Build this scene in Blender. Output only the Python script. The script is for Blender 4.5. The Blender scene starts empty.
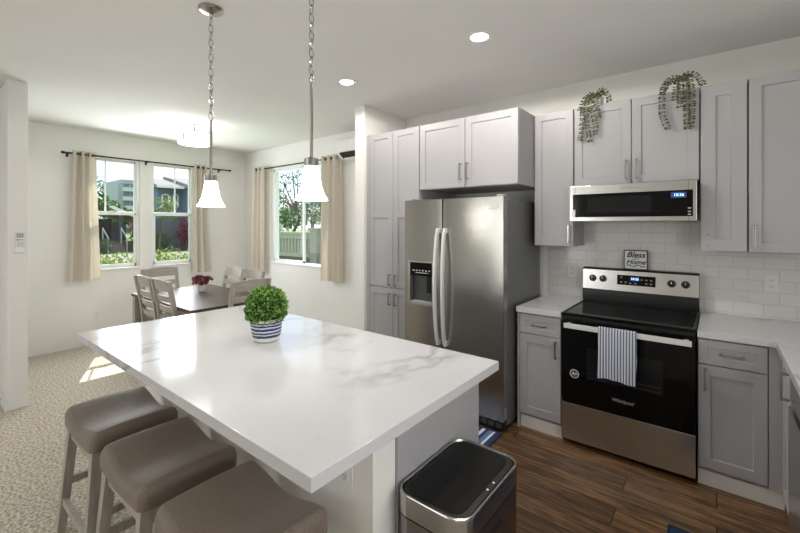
import bpy, bmesh, math, random
from mathutils import Vector, Matrix
R = math.radians
PI = math.pi
scene = bpy.context.scene
COL = scene.collection

# ------------------------------------------------------------------ camera
cam_d = bpy.data.cameras.new('camera')
cam_d.lens = 36 * 396.8 / 800
cam_d.sensor_width = 36
cam_d.shift_y = (225.17 - 266.5) / 800
cam_d.clip_start = 0.05
cam_d.clip_end = 600
cam = bpy.data.objects.new('camera', cam_d)
cam.location = (0, -3.5647, 1.5296)
cam.rotation_euler = (R(90), 0, 0.6737)
COL.objects.link(cam)
scene.camera = cam

# ------------------------------------------------------------------ exposure
vs = scene.view_settings
vs.view_transform = 'Standard'
vs.look = 'None'
vs.gamma = 1
vs.use_curve_mapping = False
vs.exposure = 0.37

# ------------------------------------------------------------------ sky
world = bpy.data.worlds.new('sky')
scene.world = world
world.use_nodes = True
wt = world.node_tree
wt.nodes.clear()
def wn(t): return wt.nodes.new(t)
w_out = wn('ShaderNodeOutputWorld'); w_bg = wn('ShaderNodeBackground')
w_tc = wn('ShaderNodeTexCoord'); w_sep = wn('ShaderNodeSeparateXYZ')
w_ramp = wn('ShaderNodeValToRGB'); w_noise = wn('ShaderNodeTexNoise'); w_map = wn('ShaderNodeMapping')
w_cr = wn('ShaderNodeValToRGB'); w_mix = wn('ShaderNodeMixRGB')
wt.links.new(w_tc.outputs['Generated'], w_sep.inputs[0])
wt.links.new(w_sep.outputs['Z'], w_ramp.inputs[0])
e = w_ramp.color_ramp.elements
e[0].position = 0.0; e[0].color = (0.62, 0.76, 0.90, 1)
e[1].position = 0.6; e[1].color = (0.20, 0.42, 0.80, 1)
wt.links.new(w_tc.outputs['Generated'], w_map.inputs[0])
w_map.inputs['Scale'].default_value = (1, 1, 2.6)
wt.links.new(w_map.outputs[0], w_noise.inputs[0])
w_noise.inputs['Scale'].default_value = 3.2
w_noise.inputs['Detail'].default_value = 7
w_noise.inputs['Roughness'].default_value = 0.6
wt.links.new(w_noise.outputs[0], w_cr.inputs[0])
w_cr.color_ramp.elements[0].position = 0.42
w_cr.color_ramp.elements[1].position = 0.60
wt.links.new(w_cr.outputs[0], w_mix.inputs[0])
wt.links.new(w_ramp.outputs[0], w_mix.inputs[1])
w_mix.inputs[2].default_value = (0.92, 0.94, 0.97, 1)
wt.links.new(w_mix.outputs[0], w_bg.inputs[0])
w_bg.inputs[1].default_value = 1.6
wt.links.new(w_bg.outputs[0], w_out.inputs[0])

# ------------------------------------------------------------------ sun and large lights
def light(name, kind, loc, energy, color=(1, 1, 1), rot=(0, 0, 0), size=None, size_y=None, spot=None):
    l = bpy.data.lights.new(name, kind)
    l.energy = energy
    l.color = color
    if kind == 'AREA':
        l.shape = 'RECTANGLE' if size_y else 'DISK'
        l.size = size
        if size_y: l.size_y = size_y
    elif kind in ('POINT', 'SPOT'):
        l.shadow_soft_size = size or 0.05
    if kind == 'SPOT':
        l.spot_size = spot or R(150); l.spot_blend = 0.12
    o = bpy.data.objects.new(name, l)
    o.location = loc
    o.rotation_euler = rot
    COL.objects.link(o)
    return o
SUN_DIR = Vector((0.529, -0.190, -0.827))
sun = light('sun', 'SUN', (0, 0, 20), 7.0, (1.0, 0.95, 0.86))
sun.rotation_euler = SUN_DIR.to_track_quat('-Z', 'Y').to_euler()
sun.data.angle = R(0.6)
# added fill light under the living room ceiling, unseen behind the camera
light('living_room_fill_light', 'AREA', (-2.6, -5.2, 2.70), 16, (1.0, 0.97, 0.93), size=2.6, size_y=1.6)
# added fill light at the rear wall, unseen, brightens room from behind the camera
light('rear_fill_light', 'AREA', (-3.15, -7.1, 1.15), 18, (1.0, 0.985, 0.96), (R(90), 0, 0), size=1.2, size_y=2.1)
# daylight entering through the window over the sink on the right wall
light('sink_window_daylight', 'AREA', (0.88, -2.75, 1.60), 14, (0.97, 0.985, 1.0), (0, R(90), 0), size=1.1, size_y=1.4)
# daylight entering through the dining windows
for y_ in (-1.80, -1.08):
    light('dining_window_daylight', 'AREA', (-6.06, y_, 1.68), 15, (0.93, 0.97, 1.0), (0, R(-90), 0), size=1.38, size_y=0.42)

# ------------------------------------------------------------------ materials
def nodes_of(m):
    m.use_nodes = True
    return m.node_tree.nodes, m.node_tree.links
def M(name, color, rough=0.5, metal=0.0, var=0.0, scale=8.0, bump=0.0, bscale=None, stretch=(1, 1, 1), coat=0.0, spec=0.5, emit=0.0, sheen=0.0):
    m = bpy.data.materials.new(name)
    n, l = nodes_of(m)
    b = n['Principled BSDF']
    c = tuple(color) + (1,)
    b.inputs['Base Color'].default_value = c
    b.inputs['Roughness'].default_value = rough
    b.inputs['Metallic'].default_value = metal
    b.inputs['Specular IOR Level'].default_value = spec
    b.inputs['Coat Weight'].default_value = coat
    b.inputs['Sheen Weight'].default_value = sheen
    if emit:
        b.inputs['Emission Color'].default_value = c
        b.inputs['Emission Strength'].default_value = emit
    if var or bump:
        tc = n.new('ShaderNodeTexCoord'); mp = n.new('ShaderNodeMapping')
        mp.inputs['Scale'].default_value = stretch
        l.new(tc.outputs['Object'], mp.inputs[0])
    if var:
        t = n.new('ShaderNodeTexNoise'); t.inputs['Scale'].default_value = scale; t.inputs['Detail'].default_value = 5
        l.new(mp.outputs[0], t.inputs[0])
        rp = n.new('ShaderNodeValToRGB')
        rp.color_ramp.elements[0].position = 0.3; rp.color_ramp.elements[1].position = 0.7
        rp.color_ramp.elements[0].color = tuple(max(0, x * (1 - var)) for x in color) + (1,)
        rp.color_ramp.elements[1].color = tuple(min(1, x * (1 + var)) for x in color) + (1,)
        l.new(t.outputs[0], rp.inputs[0]); l.new(rp.outputs[0], b.inputs['Base Color'])
    if bump:
        t2 = n.new('ShaderNodeTexNoise'); t2.inputs['Scale'].default_value = bscale or scale; t2.inputs['Detail'].default_value = 4
        l.new(mp.outputs[0], t2.inputs[0])
        bp = n.new('ShaderNodeBump'); bp.inputs['Strength'].default_value = bump; bp.inputs['Distance'].default_value = 0.01
        l.new(t2.outputs[0], bp.inputs['Height']); l.new(bp.outputs[0], b.inputs['Normal'])
    return m

def sheet(name, color, trans, amount):           # thin cloth or leaf that lets light through
    m = bpy.data.materials.new(name)
    n, l = nodes_of(m)
    n.clear()
    o = n.new('ShaderNodeOutputMaterial'); mx = n.new('ShaderNodeMixShader')
    d = n.new('ShaderNodeBsdfDiffuse'); t = n.new('ShaderNodeBsdfTranslucent')
    tc = n.new('ShaderNodeTexCoord'); ns = n.new('ShaderNodeTexNoise'); rp = n.new('ShaderNodeValToRGB')
    ns.inputs['Scale'].default_value = 60
    l.new(tc.outputs['Object'], ns.inputs[0]); l.new(ns.outputs[0], rp.inputs[0])
    rp.color_ramp.elements[0].color = tuple(x * 0.95 for x in color) + (1,)
    rp.color_ramp.elements[1].color = tuple(min(1, x * 1.03) for x in color) + (1,)
    rp.color_ramp.elements[0].position = 0.35; rp.color_ramp.elements[1].position = 0.65
    l.new(rp.outputs[0], d.inputs[0])
    t.inputs[0].default_value = tuple(trans) + (1,)
    mx.inputs[0].default_value = amount
    l.new(d.outputs[0], mx.inputs[1]); l.new(t.outputs[0], mx.inputs[2]); l.new(mx.outputs[0], o.inputs[0])
    return m

def leaf_mat(name, c1, c2, trans=0.25, scale=14.0):
    m = bpy.data.materials.new(name)
    n, l = nodes_of(m)
    n.clear()
    o = n.new('ShaderNodeOutputMaterial'); mx = n.new('ShaderNodeMixShader')
    d = n.new('ShaderNodeBsdfPrincipled'); t = n.new('ShaderNodeBsdfTranslucent')
    d.inputs['Roughness'].default_value = 0.5
    g = n.new('ShaderNodeNewGeometry'); rp = n.new('ShaderNodeValToRGB')
    l.new(g.outputs['Random Per Island'], rp.inputs[0])
    rp.color_ramp.elements[0].color = tuple(c1) + (1,)
    rp.color_ramp.elements[1].color = tuple(c2) + (1,)
    l.new(rp.outputs[0], d.inputs['Base Color']); l.new(rp.outputs[0], t.inputs[0])
    mx.inputs[0].default_value = trans
    l.new(d.outputs[0], mx.inputs[1]); l.new(t.outputs[0], mx.inputs[2]); l.new(mx.outputs[0], o.inputs[0])
    return m

def see_through(name, tint, gloss=0.06, dark=None, dark_amount=0.0):
    m = bpy.data.materials.new(name)
    n, l = nodes_of(m)
    n.clear()
    o = n.new('ShaderNodeOutputMaterial'); mx = n.new('ShaderNodeMixShader')
    t = n.new('ShaderNodeBsdfTransparent'); t.inputs[0].default_value = tuple(tint) + (1,)
    if dark:
        g = n.new('ShaderNodeBsdfDiffuse'); g.inputs[0].default_value = tuple(dark) + (1,)
        mx.inputs[0].default_value = dark_amount
    else:
        g = n.new('ShaderNodeBsdfGlossy'); g.inputs['Roughness'].default_value = 0.02
        lw = n.new('ShaderNodeLayerWeight'); lw.inputs[0].default_value = 0.5
        pw = n.new('ShaderNodeMath'); pw.operation = 'POWER'; pw.inputs[1].default_value = 5.0
        ma = n.new('ShaderNodeMath'); ma.operation = 'MULTIPLY_ADD'; ma.inputs[1].default_value = 0.35; ma.inputs[2].default_value = 0.004
        l.new(lw.outputs['Facing'], pw.inputs[0]); l.new(pw.outputs[0], ma.inputs[0]); l.new(ma.outputs[0], mx.inputs[0])
    l.new(t.outputs[0], mx.inputs[1]); l.new(g.outputs[0], mx.inputs[2]); l.new(mx.outputs[0], o.inputs[0])
    return m

def steel(name, base, rough, stretch, strength=0.08):
    m = M(name, base, rough, 1.0)
    n, l = nodes_of(m); b = n['Principled BSDF']
    tc = n.new('ShaderNodeTexCoord'); mp = n.new('ShaderNodeMapping'); mp.inputs['Scale'].default_value = stretch
    l.new(tc.outputs['Object'], mp.inputs[0])
    t = n.new('ShaderNodeTexNoise'); t.inputs['Scale'].default_value = 1.0; t.inputs['Detail'].default_value = 2
    l.new(mp.outputs[0], t.inputs[0])
    bp = n.new('ShaderNodeBump'); bp.inputs['Strength'].default_value = strength; bp.inputs['Distance'].default_value = 0.004
    l.new(t.outputs[0], bp.inputs['Height']); l.new(bp.outputs[0], b.inputs['Normal'])
    rp = n.new('ShaderNodeMapRange'); rp.inputs[3].default_value = rough * 0.92; rp.inputs[4].default_value = rough * 1.1
    l.new(t.outputs[0], rp.inputs[0]); l.new(rp.outputs[0], b.inputs['Roughness'])
    return m

def quartz():
    m = M('white_quartz', (0.80, 0.80, 0.80), 0.10, spec=0.5)
    n, l = nodes_of(m); b = n['Principled BSDF']
    tc = n.new('ShaderNodeTexCoord'); mp = n.new('ShaderNodeMapping')
    mp.inputs['Rotation'].default_value = (0, 0, R(35)); mp.inputs['Scale'].default_value = (1.0, 0.55, 1.0)
    l.new(tc.outputs['Object'], mp.inputs[0])
    warp = n.new('ShaderNodeTexNoise'); warp.inputs['Scale'].default_value = 1.5; warp.inputs['Detail'].default_value = 4; warp.inputs['Roughness'].default_value = 0.6
    l.new(mp.outputs[0], warp.inputs[0])
    sub = n.new('ShaderNodeMath'); sub.operation = 'SUBTRACT'; sub.inputs[1].default_value = 0.475
    ab = n.new('ShaderNodeMath'); ab.operation = 'ABSOLUTE'
    l.new(warp.outputs[0], sub.inputs[0]); l.new(sub.outputs[0], ab.inputs[0])
    rp = n.new('ShaderNodeValToRGB')
    rp.color_ramp.elements[0].position = 0.0; rp.color_ramp.elements[0].color = (1, 1, 1, 1)
    rp.color_ramp.elements[1].position = 0.034; rp.color_ramp.elements[1].color = (0, 0, 0, 1)
    l.new(ab.outputs[0], rp.inputs[0])
    msk = n.new('ShaderNodeTexNoise'); msk.inputs['Scale'].default_value = 1.1; msk.inputs['Detail'].default_value = 2
    l.new(tc.outputs['Object'], msk.inputs[0])
    mr = n.new('ShaderNodeValToRGB'); mr.color_ramp.elements[0].position = 0.46; mr.color_ramp.elements[1].position = 0.60
    l.new(msk.outputs[0], mr.inputs[0])
    mul = n.new('ShaderNodeMath'); mul.operation = 'MULTIPLY'
    l.new(rp.outputs[0], mul.inputs[0]); l.new(mr.outputs[0], mul.inputs[1])
    soft = n.new('ShaderNodeTexNoise'); soft.inputs['Scale'].default_value = 5; soft.inputs['Detail'].default_value = 6
    l.new(tc.outputs['Object'], soft.inputs[0])
    m2 = n.new('ShaderNodeMath'); m2.operation = 'MULTIPLY'; l.new(mul.outputs[0], m2.inputs[0]); l.new(soft.outputs[0], m2.inputs[1])
    m3 = n.new('ShaderNodeMath'); m3.operation = 'MULTIPLY'; m3.inputs[1].default_value = 2.0; l.new(m2.outputs[0], m3.inputs[0])
    mix = n.new('ShaderNodeMixRGB'); mix.inputs[1].default_value = (0.62, 0.625, 0.64, 1); mix.inputs[2].default_value = (0.36, 0.36, 0.37, 1)
    l.new(m3.outputs[0], mix.inputs[0]); l.new(mix.outputs[0], b.inputs['Base Color'])
    return m

def planks():
    m = M('brown_plank_floor', (0.12, 0.06, 0.03), 0.35)
    n, l = nodes_of(m); b = n['Principled BSDF']
    tc = n.new('ShaderNodeTexCoord')
    br = n.new('ShaderNodeTexBrick')
    br.offset = 0.37; br.inputs['Scale'].default_value = 1.0
    br.inputs['Brick Width'].default_value = 1.15; br.inputs['Row Height'].default_value = 0.165
    br.inputs['Mortar Size'].default_value = 0.003; br.inputs['Mortar Smooth'].default_value = 0.2
    br.inputs['Color1'].default_value = (0, 0, 0, 1); br.inputs['Color2'].default_value = (1, 1, 1, 1); br.inputs['Mortar'].default_value = (0, 0, 0, 1)
    l.new(tc.outputs['Object'], br.inputs[0])
    mp = n.new('ShaderNodeMapping'); mp.inputs['Scale'].default_value = (1.1, 12, 1)
    addv = n.new('ShaderNodeVectorMath'); addv.operation = 'ADD'
    sc = n.new('ShaderNodeVectorMath'); sc.operation = 'SCALE'; sc.inputs['Scale'].default_value = 7.0
    l.new(br.outputs['Color'], sc.inputs[0])
    l.new(tc.outputs['Object'], mp.inputs[0]); l.new(mp.outputs[0], addv.inputs[0]); l.new(sc.outputs[0], addv.inputs[1])
    g = n.new('ShaderNodeTexNoise'); g.inputs['Scale'].default_value = 3.2; g.inputs['Detail'].default_value = 8; g.inputs['Roughness'].default_value = 0.65; g.inputs['Distortion'].default_value = 0.6
    l.new(addv.outputs[0], g.inputs[0])
    rp = n.new('ShaderNodeValToRGB')
    els = rp.color_ramp.elements
    els[0].position = 0.30; els[0].color = (0.030, 0.017, 0.009, 1)
    els[1].position = 0.74; els[1].color = (0.31, 0.185, 0.094, 1)
    x = els.new(0.5); x.color = (0.135, 0.074, 0.036, 1)
    l.new(g.outputs[0], rp.inputs[0])
    tone = n.new('ShaderNodeMixRGB'); tone.blend_type = 'MULTIPLY'; tone.inputs[0].default_value = 1.0
    tr = n.new('ShaderNodeValToRGB'); tr.color_ramp.elements[0].color = (0.62, 0.63, 0.66, 1); tr.color_ramp.elements[1].color = (1.35, 1.28, 1.2, 1)
    l.new(br.outputs['Color'], tr.inputs[0]); l.new(rp.outputs[0], tone.inputs[1]); l.new(tr.outputs[0], tone.inputs[2])
    fin = n.new('ShaderNodeMixRGB'); fin.inputs[2].default_value = (0.012, 0.007, 0.004, 1)
    l.new(br.outputs['Fac'], fin.inputs[0]); l.new(tone.outputs[0], fin.inputs[1]); l.new(fin.outputs[0], b.inputs['Base Color'])
    bp = n.new('ShaderNodeBump'); bp.inputs['Strength'].default_value = 0.15; bp.inputs['Distance'].default_value = 0.004
    l.new(g.outputs[0], bp.inputs['Height']); l.new(bp.outputs[0], b.inputs['Normal'])
    return m

def tile():
    m = M('white_subway_tile', (0.78, 0.77, 0.75), 0.14)
    n, l = nodes_of(m); b = n['Principled BSDF']
    tc = n.new('ShaderNodeTexCoord'); mp = n.new('ShaderNodeMapping'); mp.inputs['Rotation'].default_value = (R(90), 0, 0)
    cmb = n.new('ShaderNodeCombineXYZ'); sp = n.new('ShaderNodeSeparateXYZ')
    ad = n.new('ShaderNodeMath'); ad.operation = 'ADD'
    l.new(tc.outputs['Object'], sp.inputs[0]); l.new(sp.outputs['X'], ad.inputs[0]); l.new(sp.outputs['Y'], ad.inputs[1])
    l.new(ad.outputs[0], cmb.inputs['X']); l.new(sp.outputs['Z'], cmb.inputs['Y'])
    br = n.new('ShaderNodeTexBrick'); br.offset = 0.5; br.inputs['Scale'].default_value = 1.0
    br.inputs['Brick Width'].default_value = 0.156; br.inputs['Row Height'].default_value = 0.0775
    br.inputs['Mortar Size'].default_value = 0.0018; br.inputs['Mortar Smooth'].default_value = 0.3
    br.inputs['Color1'].default_value = (0.80, 0.79, 0.77, 1); br.inputs['Color2'].default_value = (0.76, 0.75, 0.73, 1); br.inputs['Mortar'].default_value = (0.60, 0.585, 0.56, 1)
    l.new(cmb.outputs[0], br.inputs[0]); l.new(br.outputs['Color'], b.inputs['Base Color'])
    inv = n.new('ShaderNodeMath'); inv.operation = 'SUBTRACT'; inv.inputs[0].default_value = 1.0
    l.new(br.outputs['Fac'], inv.inputs[1])
    bp = n.new('ShaderNodeBump'); bp.inputs['Strength'].default_value = 0.35; bp.inputs['Distance'].default_value = 0.002
    l.new(inv.outputs[0], bp.inputs['Height']); l.new(bp.outputs[0], b.inputs['Normal'])
    return m

def carpet():
    m = M('beige_carpet', (0.46, 0.40, 0.33), 0.95, spec=0.1)
    n, l = nodes_of(m); b = n['Principled BSDF']
    tc = n.new('ShaderNodeTexCoord')
    a = n.new('ShaderNodeTexNoise'); a.inputs['Scale'].default_value = 62; a.inputs['Detail'].default_value = 3; a.inputs['Roughness'].default_value = 0.6
    l.new(tc.outputs['Object'], a.inputs[0])
    rp = n.new('ShaderNodeValToRGB')
    rp.color_ramp.elements[0].position = 0.42; rp.color_ramp.elements[0].color = (0.40, 0.345, 0.275, 1)
    rp.color_ramp.elements[1].position = 0.57; rp.color_ramp.elements[1].color = (0.74, 0.67, 0.565, 1)
    l.new(a.outputs[0], rp.inputs[0]); l.new(rp.outputs[0], b.inputs['Base Color'])
    bp = n.new('ShaderNodeBump'); bp.inputs['Strength'].default_value = 0.7; bp.inputs['Distance'].default_value = 0.02
    l.new(a.outputs[0], bp.inputs['Height']); l.new(bp.outputs[0], b.inputs['Normal'])
    return m

def stripes(name, axis, stops, rough=0.6):       # bands across one object axis
    m = M(name, stops[0][1], rough)
    n, l = nodes_of(m); b = n['Principled BSDF']
    tc = n.new('ShaderNodeTexCoord'); sp = n.new('ShaderNodeSeparateXYZ'); rp = n.new('ShaderNodeValToRGB')
    l.new(tc.outputs['Object'], sp.inputs[0])
    rp.color_ramp.interpolation = 'CONSTANT'
    els = rp.color_ramp.elements
    els[0].position = stops[0][0]; els[0].color = tuple(stops[0][1]) + (1,)
    els[1].position = stops[1][0]; els[1].color = tuple(stops[1][1]) + (1,)
    for p, c in stops[2:]:
        x = els.new(p); x.color = tuple(c) + (1,)
    return m, n, l, sp, rp, b, tc

def towel_mat():
    m = M('checked_towel_cloth', (0.7, 0.72, 0.76), 0.9, spec=0.1)
    n, l = nodes_of(m); b = n['Principled BSDF']
    tc = n.new('ShaderNodeTexCoord'); sp = n.new('ShaderNodeSeparateXYZ'); l.new(tc.outputs['Object'], sp.inputs[0])
    def band(out, period, duty):
        a = n.new('ShaderNodeMath'); a.operation = 'MULTIPLY'; a.inputs[1].default_value = 1 / period
        f = n.new('ShaderNodeMath'); f.operation = 'FRACT'; g = n.new('ShaderNodeMath'); g.operation = 'LESS_THAN'; g.inputs[1].default_value = duty
        l.new(out, a.inputs[0]); l.new(a.outputs[0], f.inputs[0]); l.new(f.outputs[0], g.inputs[0]); return g
    x = band(sp.outputs['X'], 0.0165, 0.55); z = band(sp.outputs['Z'], 0.014, 0.5)
    m1 = n.new('ShaderNodeMixRGB'); m1.inputs[1].default_value = (0.80, 0.82, 0.86, 1); m1.inputs[2].default_value = (0.06, 0.08, 0.17, 1)
    k = n.new('ShaderNodeMath'); k.operation = 'MULTIPLY'; k.inputs[1].default_value = 0.9; l.new(x.outputs[0], k.inputs[0]); l.new(k.outputs[0], m1.inputs[0])
    m2 = n.new('ShaderNodeMixRGB'); m2.inputs[2].default_value = (0.30, 0.34, 0.44, 1); k2 = n.new('ShaderNodeMath'); k2.operation = 'MULTIPLY'; k2.inputs[1].default_value = 0.4
    l.new(z.outputs[0], k2.inputs[0]); l.new(k2.outputs[0], m2.inputs[0]); l.new(m1.outputs[0], m2.inputs[1]); l.new(m2.outputs[0], b.inputs['Base Color'])
    return m

WALL = M('warm_white_wall_paint', (0.82, 0.81, 0.775), 0.85, var=0.015, scale=3, bump=0.03, bscale=90)
CEIL = M('white_ceiling_paint', (0.80, 0.79, 0.76), 0.9, var=0.015, scale=2, bump=0.03, bscale=110)
WHITE = M('white_trim_paint', (0.80, 0.80, 0.78), 0.45, var=0.02, scale=5)
VINYL = M('white_window_vinyl', (0.86, 0.86, 0.85), 0.35, var=0.01, scale=5)
GLASS = see_through('window_glass', (0.97, 0.985, 0.98))
SCREEN = see_through('insect_screen', (0.85, 0.85, 0.85), dark=(0.10, 0.10, 0.10), dark_amount=0.22)
CAB = M('grey_cabinet_paint', (0.42, 0.413, 0.424), 0.42, var=0.015, scale=4)
CABIN = M('grey_cabinet_inside', (0.36, 0.355, 0.365), 0.5, var=0.02, scale=4)
SS = steel('brushed_stainless', (0.41, 0.395, 0.37), 0.22, (3, 3, 420), 0.10)
SSH = M('brushed_stainless_across', (0.60, 0.59, 0.575), 0.27, 1.0, var=0.025, scale=1.0, stretch=(60, 60, 3))
SSD = M('grey_appliance_side', (0.21, 0.21, 0.215), 0.42, 0.35, var=0.05, scale=30, bump=0.05, bscale=300)
NICKEL = M('brushed_nickel', (0.42, 0.405, 0.385), 0.22, 1.0, var=0.04, scale=40)
CHROME = M('chrome', (0.80, 0.80, 0.80), 0.12, 1.0, var=0.02, scale=40)
HANDLE = M('pale_satin_handle', (0.86, 0.86, 0.86), 0.35, 0.35, var=0.02, scale=40)
BLACK = M('black_plastic', (0.008, 0.008, 0.0085), 0.35, var=0.1, scale=30)
BLACKGLASS = M('black_glass', (0.004, 0.004, 0.0045), 0.07, var=0.1, scale=3, spec=0.2)
DARKGLASS = M('dark_window_glass', (0.011, 0.0115, 0.013), 0.08, var=0.1, scale=3, spec=0.25)
BURNER = M('burner_ring_print', (0.06, 0.06, 0.062), 0.2, var=0.1, scale=50)
QUARTZ = quartz()
PLANK = planks()
TILE = tile()
CARPET = carpet()
SEAT = M('taupe_microfibre', (0.195, 0.150, 0.118), 0.48, var=0.22, scale=220, bump=0.25, bscale=260, sheen=0.12)
GREYWOOD = M('weathered_grey_wood', (0.40, 0.362, 0.315), 0.6, var=0.16, scale=6, stretch=(9, 9, 1), bump=0.1, bscale=8)
GREYWOODX = M('weathered_grey_slat_wood', (0.42, 0.382, 0.335), 0.6, var=0.16, scale=6, stretch=(1, 9, 9), bump=0.1, bscale=8)
TABLETOP = M('dark_brown_table_top', (0.085, 0.060, 0.048), 0.38, spec=0.3, var=0.25, scale=5, stretch=(1, 9, 9))
CURTAIN = sheet('cream_linen', (0.74, 0.69, 0.63), (0.82, 0.71, 0.52), 0.26)
RODM = M('dark_bronze', (0.025, 0.020, 0.017), 0.4, 0.6, var=0.1, scale=20)
SHADE = M('lit_opal_glass', (1.0, 0.985, 0.96), 0.3, emit=4.5, var=0.005, scale=3)
LENS = M('lit_lamp_lens', (1.0, 0.97, 0.92), 0.3, emit=9.0, var=0.005, scale=3)
DRUM = M('lit_white_drum_fabric', (1.0, 0.985, 0.96), 0.6, emit=2.8, var=0.005, scale=3)
LEAF = leaf_mat('boxwood_leaf', (0.012, 0.075, 0.008), (0.27, 0.48, 0.09), 0.25)
VINE = leaf_mat('dusty_green_leaf', (0.035, 0.055, 0.028), (0.14, 0.15, 0.07), 0.15)
VINESTEM = M('vine_stem', (0.16, 0.15, 0.07), 0.7, var=0.1)
SOIL = M('brown_moss', (0.05, 0.035, 0.02), 0.9, var=0.3, scale=30)
CERAMIC = M('white_ceramic', (0.80, 0.78, 0.74), 0.3, var=0.03, scale=20)
FLOWER = leaf_mat('dusty_red_petal', (0.20, 0.035, 0.045), (0.46, 0.16, 0.16), 0.2)
PAPER = M('white_sign_board', (0.82, 0.82, 0.82), 0.6, var=0.02, scale=20)
INK = M('black_ink', (0.01, 0.01, 0.012), 0.6, var=0.1, scale=20)
SIGNFRAME = M('dark_sign_frame', (0.035, 0.035, 0.04), 0.5, var=0.2, scale=20)
LOGO = M('silver_print', (0.82, 0.82, 0.82), 0.4, 0.0, var=0.03, scale=20)
LED = M('blue_clock_digits', (0.35, 0.62, 1.0), 0.4, emit=2.2, var=0.005, scale=3)
LEDBG = M('blue_clock_glass', (0.02, 0.05, 0.14), 0.2, emit=0.5, var=0.02, scale=3)
PLATE = M('white_plastic_plate', (0.80, 0.80, 0.79), 0.35, var=0.01, scale=9)
SLOT = M('dark_slot', (0.03, 0.03, 0.03), 0.6, var=0.05, scale=9)
GREYP = M('grey_plastic', (0.40, 0.41, 0.42), 0.5, var=0.03, scale=9)
LCD = M('grey_lcd', (0.33, 0.36, 0.33), 0.3, var=0.03, scale=9)
TOWEL = towel_mat()
STOPM = M('kick_board_paint', (0.86, 0.85, 0.82), 0.5, var=0.02, scale=6)

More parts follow.
